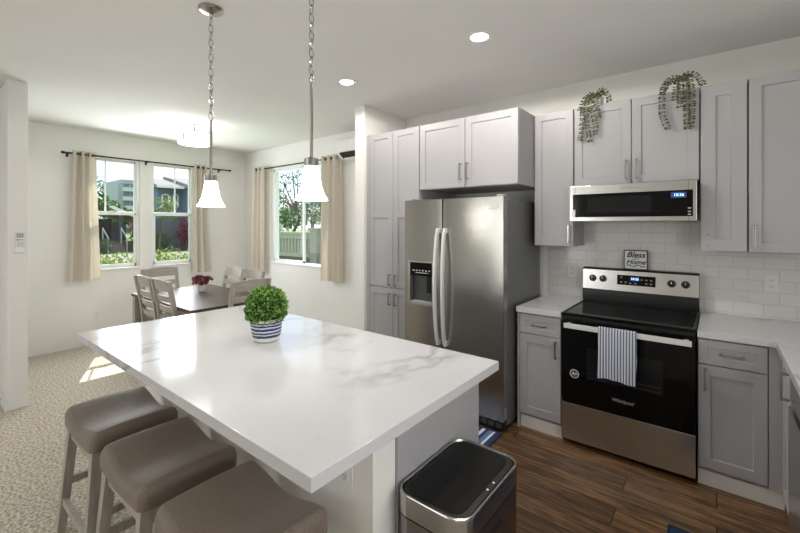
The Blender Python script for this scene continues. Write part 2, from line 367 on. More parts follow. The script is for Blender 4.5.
# ------------------------------------------------------------------ mesh helper
ORG = {}
def sharp(me, ang=35):
    for p in me.polygons: p.use_smooth = True
    me.set_sharp_from_angle(angle=R(ang))
class MB:
    def __init__(s): s.bm = bmesh.new()
    def add(s, other):
        tmp = bpy.data.meshes.new('t'); other.to_mesh(tmp); s.bm.from_mesh(tmp); bpy.data.meshes.remove(tmp); other.free(); return s
    def box(s, lo, hi, bev=0.0, seg=2, rot=None, pivot=None):
        b = bmesh.new()
        lo, hi = [min(a, c) for a, c in zip(lo, hi)], [max(a, c) for a, c in zip(lo, hi)]
        r = bmesh.ops.create_cube(b, size=1.0)
        for v in b.verts:
            v.co = Vector(((lo[i] + hi[i]) / 2 + v.co[i] * (hi[i] - lo[i])) for i in range(3))
        if bev > 0: bmesh.ops.bevel(b, geom=list(b.edges), offset=bev, segments=seg, affect='EDGES', profile=0.5)
        if rot is not None:
            p = Vector(pivot) if pivot else Vector(((lo[i] + hi[i]) / 2) for i in range(3))
            for v in b.verts: v.co = p + rot @ (v.co - p)
        return s.add(b)
    def beam(s, a, b_, w, d, up=(0, 0, 1), bev=0.0, w2=None, d2=None):   # square bar from a to b
        a, b_ = Vector(a), Vector(b_); z = (b_ - a).normalized(); up = Vector(up)
        if abs(z.dot(up)) > 0.98: up = Vector((0, 1, 0))
        x = up.cross(z).normalized(); y = z.cross(x)
        bb = bmesh.new(); vs = []
        for p, ww, dd in ((a, w, d), (b_, w2 or w, d2 or d)):
            for sx, sy in ((-1, -1), (1, -1), (1, 1), (-1, 1)): vs.append(bb.verts.new(p + x * sx * ww / 2 + y * sy * dd / 2))
        for f in ((3, 2, 1, 0), (4, 5, 6, 7), (0, 1, 5, 4), (1, 2, 6, 5), (2, 3, 7, 6), (3, 0, 4, 7)): bb.faces.new([vs[i] for i in f])
        if bev: bmesh.ops.bevel(bb, geom=list(bb.edges), offset=bev, segments=2, affect='EDGES', profile=0.5)
        return s.add(bb)
    def tube(s, pts, r, seg=10, closed=False, caps=True):
        pts = [Vector(p) for p in pts]; n = len(pts); rings = []; b = bmesh.new()
        rr = r if isinstance(r, (list, tuple)) else [r] * n
        prev = None
        for i, p in enumerate(pts):
            a = pts[(i - 1) % n] if (closed or i > 0) else p
            c = pts[(i + 1) % n] if (closed or i < n - 1) else p
            t = (c - a).normalized()
            if prev is None:
                x = t.orthogonal().normalized()
            else:
                x = (prev - t * prev.dot(t))
                x = x.normalized() if x.length > 1e-6 else t.orthogonal().normalized()
            prev = x; y = t.cross(x)
            rings.append([b.verts.new(p + (x * math.cos(2 * PI * k / seg) + y * math.sin(2 * PI * k / seg)) * rr[i]) for k in range(seg)])
        for i in range(n if closed else n - 1):
            A, B = rings[i], rings[(i + 1) % n]
            for k in range(seg): b.faces.new((A[k], A[(k + 1) % seg], B[(k + 1) % seg], B[k]))
        if caps and not closed:
            b.faces.new(rings[0][::-1]); b.faces.new(rings[-1])
        return s.add(b)
    def lathe(s, prof, c=(0, 0, 0), seg=32, axis='z', caps=True):
        b = bmesh.new(); rings = []
        for r, h in prof:
            ring = []
            for k in range(seg):
                a = 2 * PI * k / seg; u, v = math.cos(a) * r, math.sin(a) * r
                p = {'z': (u, v, h), 'y': (u, h, v), 'x': (h, u, v)}[axis]
                ring.append(b.verts.new(Vector(c) + Vector(p)))
            rings.append(ring)
        for A, B in zip(rings, rings[1:]):
            for k in range(seg): b.faces.new((A[k], A[(k + 1) % seg], B[(k + 1) % seg], B[k]))
        if caps:
            b.faces.new(rings[0][::-1]); b.faces.new(rings[-1])
        bmesh.ops.recalc_face_normals(b, faces=list(b.faces))
        return s.add(b)
    def poly(s, vs, fs):
        b = bmesh.new(); q = [b.verts.new(Vector(v)) for v in vs]
        for f in fs: b.faces.new([q[i] for i in f])
        return s.add(b)
    def prism(s, outline, lo, hi, axis='z', bev=0.0):            # outline in the two other axes
        b = bmesh.new(); n = len(outline)
        def P(u, v, h): return {'z': (u, v, h), 'y': (u, h, v), 'x': (h, u, v)}[axis]
        A = [b.verts.new(P(u, v, lo)) for u, v in outline]; B = [b.verts.new(P(u, v, hi)) for u, v in outline]
        b.faces.new(A[::-1]); b.faces.new(B)
        for k in range(n): b.faces.new((A[k], A[(k + 1) % n], B[(k + 1) % n], B[k]))
        bmesh.ops.recalc_face_normals(b, faces=list(b.faces))
        if bev: bmesh.ops.bevel(b, geom=list(b.edges), offset=bev, segments=2, affect='EDGES', profile=0.5)
        return s.add(b)
    def grid(s, fn, nu, nv):
        b = bmesh.new(); g = [[b.verts.new(Vector(fn(i / nu, j / nv))) for j in range(nv + 1)] for i in range(nu + 1)]
        for i in range(nu):
            for j in range(nv): b.faces.new((g[i][j], g[i + 1][j], g[i + 1][j + 1], g[i][j + 1]))
        return s.add(b)
    def door(s, O, u, n, w, h, th=0.02, stile=0.057, rec=0.009, splits=()):   # framed door with sunk panels
        O, u, n, z = Vector(O), Vector(u), Vector(n), Vector((0, 0, 1))
        b = bmesh.new()
        def P(a, c, d): return b.verts.new(O + u * a + z * c + n * d)
        def rect(a0, c0, a1, c1, d): return [P(a0, c0, d), P(a1, c0, d), P(a1, c1, d), P(a0, c1, d)]
        e_ = 0.002
        back = rect(0, 0, w, h, 0); side = rect(0, 0, w, h, th - e_); front = rect(e_, e_, w - e_, h - e_, th)
        def bridge(A, B):
            for k in range(4): b.faces.new((A[k], A[(k + 1) % 4], B[(k + 1) % 4], B[k]))
        b.faces.new(back[::-1]); bridge(back, side); bridge(side, front)
        if stile <= 0:
            b.faces.new(front)
        else:
            cuts = [stile] + [c for sp_ in splits for c in (sp_ - stile / 2, sp_ + stile / 2)] + [h - stile]
            a0, a1 = stile, w - stile
            lo = [front[0], front[1]]
            cols = []
            L = front[0]; Rr = front[1]
            prevL, prevR = front[0], front[1]
            il = []; 
            for k in range(0, len(cuts), 2):
                c0, c1 = cuts[k], cuts[k + 1]
                q = rect(a0, c0, a1, c1, th); pnl = rect(a0 + 0.003, c0 + 0.003, a1 - 0.003, c1 - 0.003, th - rec)
                bridge(q, pnl); b.faces.new(pnl); il.append(q)
            # frame faces
            b.faces.new((front[0], front[1], il[0][1], il[0][0]))
            b.faces.new((il[-1][3], il[-1][2], front[2], front[3]))
            for k in range(len(il) - 1): b.faces.new((il[k][3], il[k][2], il[k + 1][1], il[k + 1][0]))
            b.faces.new([front[3], front[0]] + [v for q in il for v in (q[0], q[3])])
            b.faces.new([front[1], front[2]] + [v for q in il[::-1] for v in (q[2], q[1])])
        bmesh.ops.recalc_face_normals(b, faces=list(b.faces))
        return s.add(b)
    def leafquad(s, c, d, nrm, L, W):
        d = d.normalized(); sd = d.cross(nrm)
        if sd.length < 1e-4: sd = d.orthogonal()
        sd.normalize(); up = sd.cross(d)
        a = c; m1 = c + d * L * 0.5 + sd * W / 2 + up * W * 0.15; m2 = c + d * L * 0.5 - sd * W / 2 + up * W * 0.15; t = c + d * L
        q = [s.bm.verts.new(v) for v in (a, m1, t, m2)]
        s.bm.faces.new((q[0], q[1], q[2])); s.bm.faces.new((q[0], q[2], q[3]))
        return s
    def build(s, name, mat, parent=None, world=False, smooth=35):
        me = bpy.data.meshes.new(name)
        org = ORG.get(parent.name) if (parent and world) else None
        if org is not None:
            for v in s.bm.verts: v.co -= org
        s.bm.to_mesh(me); s.bm.free()
        if smooth: sharp(me, smooth)
        me.materials.append(mat)
        o = bpy.data.objects.new(name, me); COL.objects.link(o)
        if smooth:
            wn_ = o.modifiers.new('weighted_normals', 'WEIGHTED_NORMAL'); wn_.keep_sharp = True; wn_.weight = 90
        if parent:
            o.parent = parent
            if parent.name in ORG: ORG[o.name] = ORG[parent.name].copy()
        return o
def tag(o, label=None, cat=None, group=None, kind=None):
    if label: o['label'] = label
    if cat: o['category'] = cat
    if group: o['group'] = group
    if kind: o['kind'] = kind
    return o
def thing(name, label, cat, loc=(0, 0, 0), rz=0, group=None):
    o = bpy.data.objects.new(name, None); COL.objects.link(o)
    o.empty_display_size = 0.1
    o.location = loc; o.rotation_euler = (0, 0, rz)
    ORG[o.name] = Vector(loc)
    return tag(o, label, cat, group)
def struct(name, mb, mat, parent=None, label=None):
    o = mb.build(name, mat, parent)
    if not parent: tag(o, label, None, None, 'structure')
    return o
KIDS = {}
def copy_tree(o, parent=None):
    kids = list(o.children)
    c = o.copy(); COL.objects.link(c)
    if parent: c.parent = parent
    for k in kids: copy_tree(k, c)
    return c
def text(body, size, parent, loc, rot, mat, name='lettering', shear=0.0, extrude=0.0006, align='CENTER', sx=1.0, bold=0.0, world=True):
    cu = bpy.data.curves.new('f', 'FONT'); cu.body = body; cu.size = size; cu.align_x = align; cu.align_y = 'CENTER'
    cu.shear = shear; cu.extrude = extrude; cu.resolution_u = 4; cu.offset = bold
    tmp = bpy.data.objects.new('f', cu); COL.objects.link(tmp)
    dg = bpy.context.evaluated_depsgraph_get()
    me = bpy.data.meshes.new_from_object(tmp.evaluated_get(dg))
    COL.objects.unlink(tmp); bpy.data.objects.remove(tmp); bpy.data.curves.remove(cu)
    mtx = Matrix.Translation(Vector(loc)) @ rot.to_matrix().to_4x4() @ Matrix.Diagonal((sx, 1, 1, 1))
    me.transform(mtx)
    if parent and world and parent.name in ORG: me.transform(Matrix.Translation(-ORG[parent.name]))
    me.name = name; me.materials.clear(); me.materials.append(mat)
    o = bpy.data.objects.new(name, me); COL.objects.link(o)
    if parent:
        o.parent = parent
        if parent.name in ORG: ORG[o.name] = ORG[parent.name].copy()
    return o
from mathutils import Euler
FACE_Y = Euler((R(90), 0, 0))            # text read by someone looking towards +y
FACE_X = Euler((R(90), 0, R(90)))        # text on a face that looks towards +x

def pull(mb, a, b, n, off=0.03, w=0.011):            # bar handle from a to b, standing off along n
    a, b, n = Vector(a), Vector(b), Vector(n); d = (b - a).normalized()
    mb.beam(a + n * off, b + n * off, w, 0.009, up=n, bev=0.002)
    for p in (a + d * w * 0.6, b - d * w * 0.6): mb.beam(p, p + n * off, w, w, up=d, bev=0.001)
    return mb

# ================================================================== THE ROOM
ZC = 2.734
X3, Y2, X4, YB = -6.23, 0.03, 0.905, -7.2
WZ0, WZ1 = 0.94, 2.43
W3A, W3B = (-2.11, -1.52), (-1.375, -0.79)          # dining window openings along y
WX0, WX1 = -5.47, -4.03                              # side window opening along x
def wall_with_holes(lo, hi, holes, axis):             # holes: (u0,u1,z0,z1) along the wall's long axis
    mb = MB(); us = sorted({lo[axis], hi[axis]} | {h[0] for h in holes} | {h[1] for h in holes})
    for u0, u1 in zip(us, us[1:]):
        hs = [h for h in holes if h[0] <= u0 + 1e-6 and h[1] >= u1 - 1e-6]
        zs = [(lo[2], hi[2])] if not hs else [(lo[2], hs[0][2]), (hs[0][3], hi[2])]
        for z0, z1 in zs:
            if z1 - z0 < 1e-6: continue
            a, b = list(lo), list(hi); a[axis], b[axis] = u0, u1; a[2], b[2] = z0, z1
            mb.box(a, b)
    bmesh.ops.remove_doubles(mb.bm, verts=list(mb.bm.verts), dist=1e-5)
    return mb
struct('floor', MB().box((X3, YB, -0.12), (-2.77, Y2, 0)).box((-2.77, YB, -0.12), (X4, -2.56, 0)), CARPET, label='beige carpet of the dining and living side')
struct('floor', MB().box((-2.77, -2.56, -0.12), (X4, 0.0, 0)), PLANK, label='brown wood plank floor of the kitchen')
struct('ceiling', MB().box((X3 - 0.16, YB - 0.16, ZC), (X4 + 0.16, Y2 + 0.16, ZC + 0.14)), CEIL)
struct('wall_left', wall_with_holes((X3 - 0.16, -2.91, 0), (X3, Y2 + 0.16, ZC), [W3A + (WZ0, WZ1), W3B + (WZ0, WZ1)], 1), WALL)
struct('wall_back', wall_with_holes((X3, Y2, 0), (-2.82, Y2 + 0.16, ZC), [(WX0, WX1, WZ0, WZ1)], 0), WALL)
struct('wall_kitchen', MB().box((-2.82, 0.0, 0), (X4 + 0.16, 0.19, ZC)), WALL)
struct('wall_pantry', MB().box((-2.885, -0.687, 0), (-2.755, 0.0, ZC), 0.004), WALL)
struct('wall_right', MB().box((X4, YB, 0), (X4 + 0.16, 0.0, ZC)), WALL)
struct('wall_partition', MB().box((X3, -3.03, 0), (-4.545, -2.905, ZC), 0.006), WALL)
struct('wall_hall', MB().box((X3 - 0.16, YB, 0), (X3, -3.03, ZC)), WALL)
struct('wall_rear', wall_with_holes((X3 - 0.16, YB - 0.16, 0), (X4 + 0.16, YB, ZC), [(-5.90, -5.74, 0.0, 2.15), (-4.86, -4.68, 0.0, 2.15), (-4.0, -2.76, 0.0, 2.15)], 0), WALL)  # narrow openings added for bright streaks in the fridge, wide one for light
struct('backsplash_tile', MB().box((-1.165, -0.008, 0.914), (X4 - 0.009, -0.0005, 1.83)).box((X4 - 0.008, -2.4, 0.914), (X4 - 0.0005, -0.0085, 1.363)), TILE)
struct('baseboard_partition', MB().box((X3, -3.045, 0), (-4.55, -3.0305, 0.09), 0.003), WHITE)

# windows ------------------------------------------------------------
def hung_window(name, y0, y1, ym):
    w = bpy.data.objects.new(name, None); COL.objects.link(w); w.location = (X3, (y0 + y1) / 2, WZ0); tag(w, None, None, None, 'structure'); ORG[w.name] = Vector(w.location)
    x0, x1 = X3 - 0.11, X3 - 0.03
    fr = MB(); t = 0.032
    fr.box((x0, y0, WZ0), (x1, y0 + t, WZ1), 0.004).box((x0, y1 - t, WZ0), (x1, y1, WZ1), 0.004).box((x0, y0 + t, WZ1 - t), (x1, y1 - t, WZ1), 0.004).box((x0, y0 + t, WZ0), (x1, y1 - t, WZ0 + t), 0.004)
    fr.build('window_frame', VINYL, w, True)
    zm = 1.69
    up = MB(); s = 0.022; a, b = y0 + t, y1 - t
    up.box((x0 + 0.01, a, zm - 0.02), (x0 + 0.04, b, zm + 0.025), 0.003).box((x0 + 0.01, a, WZ1 - t - s), (x0 + 0.04, b, WZ1 - t), 0.003)
    up.box((x0 + 0.01, a, zm), (x0 + 0.04, a + 0.02, WZ1 - t), 0.003).box((x0 + 0.01, b - 0.02, zm), (x0 + 0.04, b, WZ1 - t), 0.003)
    up.build('upper_sash', VINYL, w, True)
    MB().box((x0 + 0.012, ym - 0.009, zm + 0.025), (x0 + 0.03, ym + 0.009, WZ1 - t - s), 0.002).build('muntin', VINYL, w, True)
    lo = MB()
    lo.box((x0 + 0.042, a, zm - 0.025), (x0 + 0.075, b, zm + 0.02), 0.003).box((x0 + 0.042, a, WZ0 + t), (x0 + 0.075, b, WZ0 + t + 0.04), 0.003)
    lo.box((x0 + 0.042, a, WZ0 + t), (x0 + 0.075, a + 0.028, zm), 0.003).box((x0 + 0.042, b - 0.028, WZ0 + t), (x0 + 0.075, b, zm), 0.003)
    lo.build('lower_sash', VINYL, w, True)
    MB().box((x0 + 0.022, a + 0.02, zm + 0.02), (x0 + 0.026, b - 0.02, WZ1 - t - s)).build('pane', GLASS, w, True)
    MB().box((x0 + 0.056, a + 0.028, WZ0 + t + 0.04), (x0 + 0.060, b - 0.028, zm - 0.02)).build('pane', GLASS, w, True)
    MB().poly([(x0 + 0.004, a, WZ0 + t), (x0 + 0.004, b, WZ0 + t), (x0 + 0.004, b, zm), (x0 + 0.004, a, zm)], [(0, 1, 2, 3)]).build('insect_screen', SCREEN, w, True)
    MB().box((X3 - 0.03, y0 + 0.001, WZ0 - 0.0), (X3 + 0.018, y1 - 0.001, WZ0 + 0.02), 0.004).build('window_sill', WHITE, w, True)
    MB().box((x0 + 0.07, (a + b) / 2 - 0.04, zm + 0.02), (x0 + 0.085, (a + b) / 2 + 0.04, zm + 0.032), 0.003).build('sash_lock', VINYL, w, True)
hung_window('window_1', *W3A, -1.895)
hung_window('window_2', *W3B, -1.035)
def slider_window():
    w = bpy.data.objects.new('window_3', None); COL.objects.link(w); w.location = ((WX0 + WX1) / 2, Y2, WZ0); tag(w, None, None, None, 'structure'); ORG[w.name] = Vector(w.location)
    y0, y1 = Y2 + 0.03, Y2 + 0.11; t = 0.036
    fr = MB()
    fr.box((WX0, y0, WZ0), (WX0 + t, y1, WZ1), 0.004).box((WX1 - t, y0, WZ0), (WX1, y1, WZ1), 0.004).box((WX0 + t, y0, WZ1 - t), (WX1 - t, y1, WZ1), 0.004).box((WX0 + t, y0, WZ0), (WX1 - t, y1, WZ0 + t), 0.004)
    fr.build('window_frame', VINYL, w, True)
    xm = -4.70; z0, z1 = WZ0 + t, WZ1 - t
    a, b = WX0 + t, xm + 0.02
    s1 = MB(); s1.box((a, y0 + 0.01, z0), (a + 0.03, y0 + 0.04, z1), 0.003).box((b - 0.04, y0 + 0.01, z0), (b, y0 + 0.04, z1), 0.003).box((a, y0 + 0.01, z0), (b, y0 + 0.04, z0 + 0.03), 0.003).box((a, y0 + 0.01, z1 - 0.03), (b, y0 + 0.04, z1), 0.003)
    s1.build('sliding_sash', VINYL, w, True)
    MB().box((a + 0.03, y0 + 0.022, z0 + 0.03), (b - 0.04, y0 + 0.026, z1 - 0.03)).build('pane', GLASS, w, True)
    MB().box((xm + 0.02, y0 + 0.05, z0), (WX1 - t, y0 + 0.054, z1)).build('pane', GLASS, w, True)
    MB().poly([(xm, y1 - 0.004, z0), (WX1 - t, y1 - 0.004, z0), (WX1 - t, y1 - 0.004, z1), (xm, y1 - 0.004, z1)], [(0, 1, 2, 3)]).build('insect_screen', SCREEN, w, True)
    MB().box((WX0 + 0.001, Y2 - 0.018, WZ0), (WX1 - 0.001, Y2 + 0.03, WZ0 + 0.02), 0.004).build('window_sill', WHITE, w, True)
slider_window()

# ================================================================== KITCHEN CABINETS
YN = (0, -1, 0)
def hpull(name_parent, a, b, n):
    return pull(MB(), a, b, n).build('handle', NICKEL, name_parent, True)
# tall pantry
p = thing('pantry_cabinet', 'tall grey pantry cabinet with four doors beside the refrigerator', 'cabinet', (-2.41, 0, 0))
MB().box((-2.752, -0.635, 0.10), (-2.100, -0.002, 2.43)).build('carcass', CAB, p, True)
MB().box((-2.752, -0.59, 0.0), (-2.100, -0.575, 0.10)).build('kick_board', STOPM, p, True)
MB().box((-2.752, -0.655, 0.10), (-2.716, -0.635, 2.43), 0.001).build('filler_strip', CAB, p, True)
for (x0, x1, hx) in ((-2.713, -2.412, -2.445), (-2.408, -2.105, -2.372)):
    d = MB().door((x0, -0.635, 0.935), (1, 0, 0), YN, x1 - x0, 1.490, splits=(0.695,)).build('upper_door', CAB, p, True)
    hpull(d, (hx, -0.655, 0.950), (hx, -0.655, 1.060), YN)
    d = MB().door((x0, -0.635, 0.115), (1, 0, 0), YN, x1 - x0, 0.808).build('lower_door', CAB, p, True)
    hpull(d, (hx, -0.655, 0.765), (hx, -0.655, 0.880), YN)
# over the fridge
p = thing('fridge_top_cabinet', 'deep grey two-door cabinet above the refrigerator', 'cabinet', (-1.63, 0, 1.845))
MB().box((-2.097, -0.635, 1.845), (-1.176, -0.002, 2.43)).build('carcass', CAB, p, True)
for (x0, x1, hx) in ((-2.094, -1.637, -1.668), (-1.632, -1.178, -1.603)):
    d = MB().door((x0, -0.635, 1.848), (1, 0, 0), YN, x1 - x0, 0.577).build('door', CAB, p, True)
    hpull(d, (hx, -0.655, 1.905), (hx, -0.655, 2.045), YN)
# wall cabinets
def wall_cabinet(name, label, x0, x1, z0, doors, yf=-0.31, xc=None):
    p = thing(name, label, 'cabinet', ((x0 + x1) / 2, 0, z0), 0, 'grey wall cabinets over the counter')
    MB().box((x0, yf, z0), (xc or x1, -0.009, 2.43)).build('carcass', CAB, p, True)
    for (a, b, hx) in doors:
        d = MB().door((a, yf, z0 + 0.002), (1, 0, 0), YN, b - a, 2.427 - z0, stile=0.057 if b - a > 0.25 else 0.075).build('door', CAB, p, True)
        if hx: hpull(d, (hx, yf - 0.02, z0 + 0.03), (hx, yf - 0.02, z0 + 0.17), YN)
    return p
wall_cabinet('wall_cabinet', 'narrow grey wall cabinet between refrigerator and microwave', -1.172, -0.866, 1.363, [(-1.169, -0.869, -0.897)])
wall_cabinet('wall_cabinet', 'short grey two-door cabinet directly above the microwave', -0.862, -0.088, 1.827, [(-0.859, -0.4775, -0.508), (-0.4725, -0.091, -0.442)])
nw = wall_cabinet('wall_cabinet', 'narrow handleless grey wall cabinet right of the microwave', -0.084, 0.148, 1.363, [(-0.081, 0.145, None)])
for zz in (1.395, 1.47):
    MB().lathe([(0.004, -0.3312), (0.004, -0.3302)], (-0.045, 0, zz), 8, 'y').build('screw_hole', SLOT, nw.children[1], True)
wall_cabinet('wall_cabinet', 'wide grey corner wall cabinet at the right edge, pull at its lower left', 0.152, 0.62, 1.363, [(0.155, 0.60, 0.178)], xc=X4 - 0.009)

# base cabinets
def base_cabinet(label, x0, x1, dx0, dx1, hx):
    p = thing('base_cabinet', label, 'cabinet', ((x0 + x1) / 2, 0, 0), 0, 'grey base cabinets beside the range')
    MB().box((x0, -0.63, 0.10), (x1, -0.009, 0.872)).build('carcass', CAB, p, True)
    MB().box((x0, -0.618, 0.0), (x1, -0.600, 0.088), 0.001).build('kick_board', STOPM, p, True)
    d = MB().door((dx0, -0.63, 0.722), (1, 0, 0), YN, dx1 - dx0, 0.142, stile=0.04).build('drawer', CAB, p, True)
    xm = (dx0 + dx1) / 2
    hpull(d, (xm - 0.055, -0.65, 0.793), (xm + 0.055, -0.65, 0.793), YN)
    d = MB().door((dx0, -0.63, 0.118), (1, 0, 0), YN, dx1 - dx0, 0.598).build('door', CAB, p, True)
    hpull(d, (hx, -0.65, 0.575), (hx, -0.65, 0.700), YN)
    return p
bc = base_cabinet('grey base cabinet between refrigerator and range', -1.168, -0.862, -1.165, -0.866, -0.896)
MB().box((-1.186, -0.645, 0.0), (-1.170, -0.009, 0.872), 0.001).build('end_panel', CAB, bc, True)
bc = base_cabinet('grey base cabinet right of the range', -0.088, 0.285, -0.085, 0.216, -0.052)
MB().box((0.220, -0.648, 0.10), (0.285, -0.631, 0.872), 0.001).build('filler_strip', CAB, bc, True)
XN = (-1, 0, 0)
p = thing('corner_base_cabinet', 'slim grey base cabinet in the corner beside the dishwasher, with an upright pull', 'cabinet', (0.58, -0.81, 0))
MB().box((0.29, -0.965, 0.10), (X4 - 0.009, -0.632, 0.872)).build('carcass', CAB, p, True)
MB().box((0.32, -0.965, 0.0), (0.335, -0.602, 0.0995)).build('kick_board', STOPM, p, True)
d = MB().door((0.29, -0.690, 0.118), (0, -1, 0), XN, 0.27, 0.745).build('door', CAB, p, True)
hpull(d, (0.27, -0.940, 0.690), (0.27, -0.940, 0.825), XN)
p = thing('dishwasher', 'stainless dishwasher at the right edge of the photo', 'dishwasher', (0.58, -1.27, 0))
MB().box((0.30, -1.572, 0.02), (X4 - 0.03, -0.970, 0.868)).build('tub', SSD, p, True)
MB().box((0.262, -1.570, 0.095), (0.299, -0.972, 0.685), 0.004).build('door', SSH, p, True)
MB().box((0.268, -1.570, 0.715), (0.299, -0.972, 0.862), 0.004).build('control_panel', SSH, p, True)
MB().box((0.285, -1.570, 0.686), (0.2995, -0.972, 0.714)).build('pocket_handle', BLACK, p, True)
MB().box((0.32, -1.570, 0.0), (0.33, -0.972, 0.09)).build('kick_board', STOPM, p, True)
p = thing('sink_base_cabinet', 'grey two-door sink base cabinet beyond the dishwasher', 'cabinet', (0.58, -1.98, 0))
MB().box((0.29, -2.4, 0.10), (X4 - 0.009, -1.577, 0.872)).build('carcass', CAB, p, True)
MB().box((0.32, -2.4, 0.0), (0.335, -1.577, 0.0995)).build('kick_board', STOPM, p, True)
for yy in (-1.58, -1.99):
    d = MB().door((0.29, yy, 0.118), (0, -1, 0), XN, 0.405, 0.745).build('door', CAB, p, True)

# worktops
o = MB().box((-1.190, -0.664, 0.874), (-0.861, -0.0085, 0.914), 0.003).build('countertop', QUARTZ)
tag(o, 'short white quartz countertop between refrigerator and range', 'countertop')
o = MB().prism([(-0.089, -0.0085), (-0.089, -0.664), (0.246, -0.664), (0.246, -2.42), (X4 - 0.009, -2.42), (X4 - 0.009, -0.0085)], 0.874, 0.914, 'z', 0.003).build('countertop', QUARTZ)
tag(o, 'L-shaped white quartz countertop right of the range, under the outlet', 'countertop')

# ================================================================== FRIDGE
p = thing('refrigerator', 'stainless side-by-side refrigerator with water dispenser', 'refrigerator', (-1.675, -0.45, 0))
MB().box((-2.093, -0.752, 0.03), (-1.222, -0.05, 1.725), 0.006).build('body', SSD, p, True)
def fridge_door(x0, x1, z0, z1, hole=None):
    b = MB(); n = 24; yf, yb = -0.826, -0.757
    def prof(t):                                     # gently bowed front with rounded vertical edges
        x = x0 + (x1 - x0) * t; e_ = min(t, 1 - t) * (x1 - x0)
        r = 0.004; k = 0.0 if e_ >= r else r - math.sqrt(max(0, r * r - (r - e_) ** 2))
        return x, yf - 0.006 * (1 - (2 * t - 1) ** 2) + k
    ts = sorted(set([i / n for i in range(n + 1)] + [0.003, 0.007, 0.993, 0.997] + ([(hole[0] - x0) / (x1 - x0), (hole[1] - x0) / (x1 - x0)] if hole else [])))
    zs = sorted({z0, z1} | ({hole[2], hole[3]} if hole else set()))
    for i in range(len(ts) - 1):
        for za, zb in zip(zs, zs[1:]):
            xa, ya = prof(ts[i]); xb, yb_ = prof(ts[i + 1])
            if hole and xa > hole[0] - 1e-5 and xb < hole[1] + 1e-5 and za > hole[2] - 1e-5 and zb < hole[3] + 1e-5: continue
            b.poly([(xa, ya, za), (xb, yb_, za), (xb, yb_, zb), (xa, ya, zb)], [(0, 1, 2, 3)])
        xa, ya = prof(ts[i]); xb, yb_ = prof(ts[i + 1])
        b.poly([(xa, ya, z1), (xb, yb_, z1), (xb, yb, z1), (xa, yb, z1)], [(0, 1, 2, 3)])
        b.poly([(xa, ya, z0), (xb, yb_, z0), (xb, yb, z0), (xa, yb, z0)], [(3, 2, 1, 0)])
    for x in (x0, x1): b.poly([(x, yb, z0), (x, prof(0)[1], z0), (x, prof(0)[1], z1), (x, yb, z1)], [(0, 1, 2, 3)])
    b.poly([(x0, yb, z0), (x1, yb, z0), (x1, yb, z1), (x0, yb, z1)], [(3, 2, 1, 0)])
    if hole:
        h = hole; yi = -0.765
        b.poly([(h[0], yf, h[2]), (h[1], yf, h[2]), (h[1], yf, h[3]), (h[0], yf, h[3]), (h[0], yi, h[2]), (h[1], yi, h[2]), (h[1], yi, h[3]), (h[0], yi, h[3])],
               [(0, 1, 5, 4), (1, 2, 6, 5), (2, 3, 7, 6), (3, 0, 4, 7), (4, 5, 6, 7)])
    bmesh.ops.remove_doubles(b.bm, verts=list(b.bm.verts), dist=2e-5)
    bmesh.ops.recalc_face_normals(b.bm, faces=list(b.bm.faces))
    return b
HOLE = (-2.078, -1.838, 0.865, 1.215)
fz = fridge_door(-2.135, -1.7475, 0.085, 1.742, HOLE).build('freezer_door', SS, p, True, 25)
fr = fridge_door(-1.7370, -1.218, 0.085, 1.742).build('fresh_food_door', SS, p, True, 25)
def bow_handle(x, side, parent):
    mb = MB(); pts = []; N = 22
    for i in range(N + 1):
        t = i / N; z = 0.56 + (1.50 - 0.56) * t
        y = -0.845 - 0.048 * math.sin(PI * t) ** 0.6
        pts.append((x + side * 0.004 * math.sin(PI * t), y, z))
    for a, b in zip(pts, pts[1:]): mb.beam(a, b, 0.020, 0.027, up=(0, 1, 0))
    bmesh.ops.remove_doubles(mb.bm, verts=list(mb.bm.verts), dist=1e-4)
    for z in (0.575, 1.485): mb.box((x - 0.012, -0.86, z - 0.02), (x + 0.012, -0.825, z + 0.02), 0.003)
    return mb.build('handle', HANDLE, parent, True)
bow_handle(-1.775, -1, fz); bow_handle(-1.709, 1, fr)
dp = MB()
fx0, fx1, fz0, fz1 = HOLE
dp.box((fx0 - 0.012, -0.832, fz0 - 0.012), (fx0 + 0.006, -0.80, fz1 + 0.012), 0.003).box((fx1 - 0.006, -0.832, fz0 - 0.012), (fx1 + 0.012, -0.80, fz1 + 0.012), 0.003).box((fx0, -0.832, fz1 - 0.004), (fx1, -0.80, fz1 + 0.012), 0.003).box((fx0, -0.832, fz0 - 0.014), (fx1, -0.80, fz0 + 0.004), 0.003)
dsp = dp.build('dispenser', SSH, fz, True)
MB().box((fx0 + 0.006, -0.822, fz1 - 0.115), (fx1 - 0.006, -0.77, fz1 - 0.004), 0.004).build('dispenser_panel', BLACKGLASS, fz, True)
cv = MB().box((fx0 + 0.006, -0.775, fz0 + 0.004), (fx1 - 0.006, -0.766, fz1 - 0.11)).box((fx0 + 0.006, -0.815, fz0 + 0.004), (fx0 + 0.012, -0.768, fz1 - 0.11)).box((fx1 - 0.012, -0.815, fz0 + 0.004), (fx1 - 0.006, -0.768, fz1 - 0.11))
cv.build('dispenser_cavity', M('dispenser_grey', (0.10, 0.10, 0.105), 0.35, 0.3, var=0.05, scale=20), fz, True)
MB().box((fx0 + 0.15, -0.79, fz0 + 0.09), (fx0 + 0.185, -0.776, fz1 - 0.115), 0.003).build('dispenser_paddle', BLACK, fz, True)
MB().box((fx0 + 0.012, -0.828, fz0 + 0.004), (fx1 - 0.012, -0.778, fz0 + 0.018), 0.003).build('drip_tray', GREYP, fz, True)
ic = MB()
for i in range(6): ic.box((fx0 + 0.03 + i * 0.033, -0.8232, fz1 - 0.075), (fx0 + 0.045 + i * 0.033, -0.8222, fz1 - 0.067))
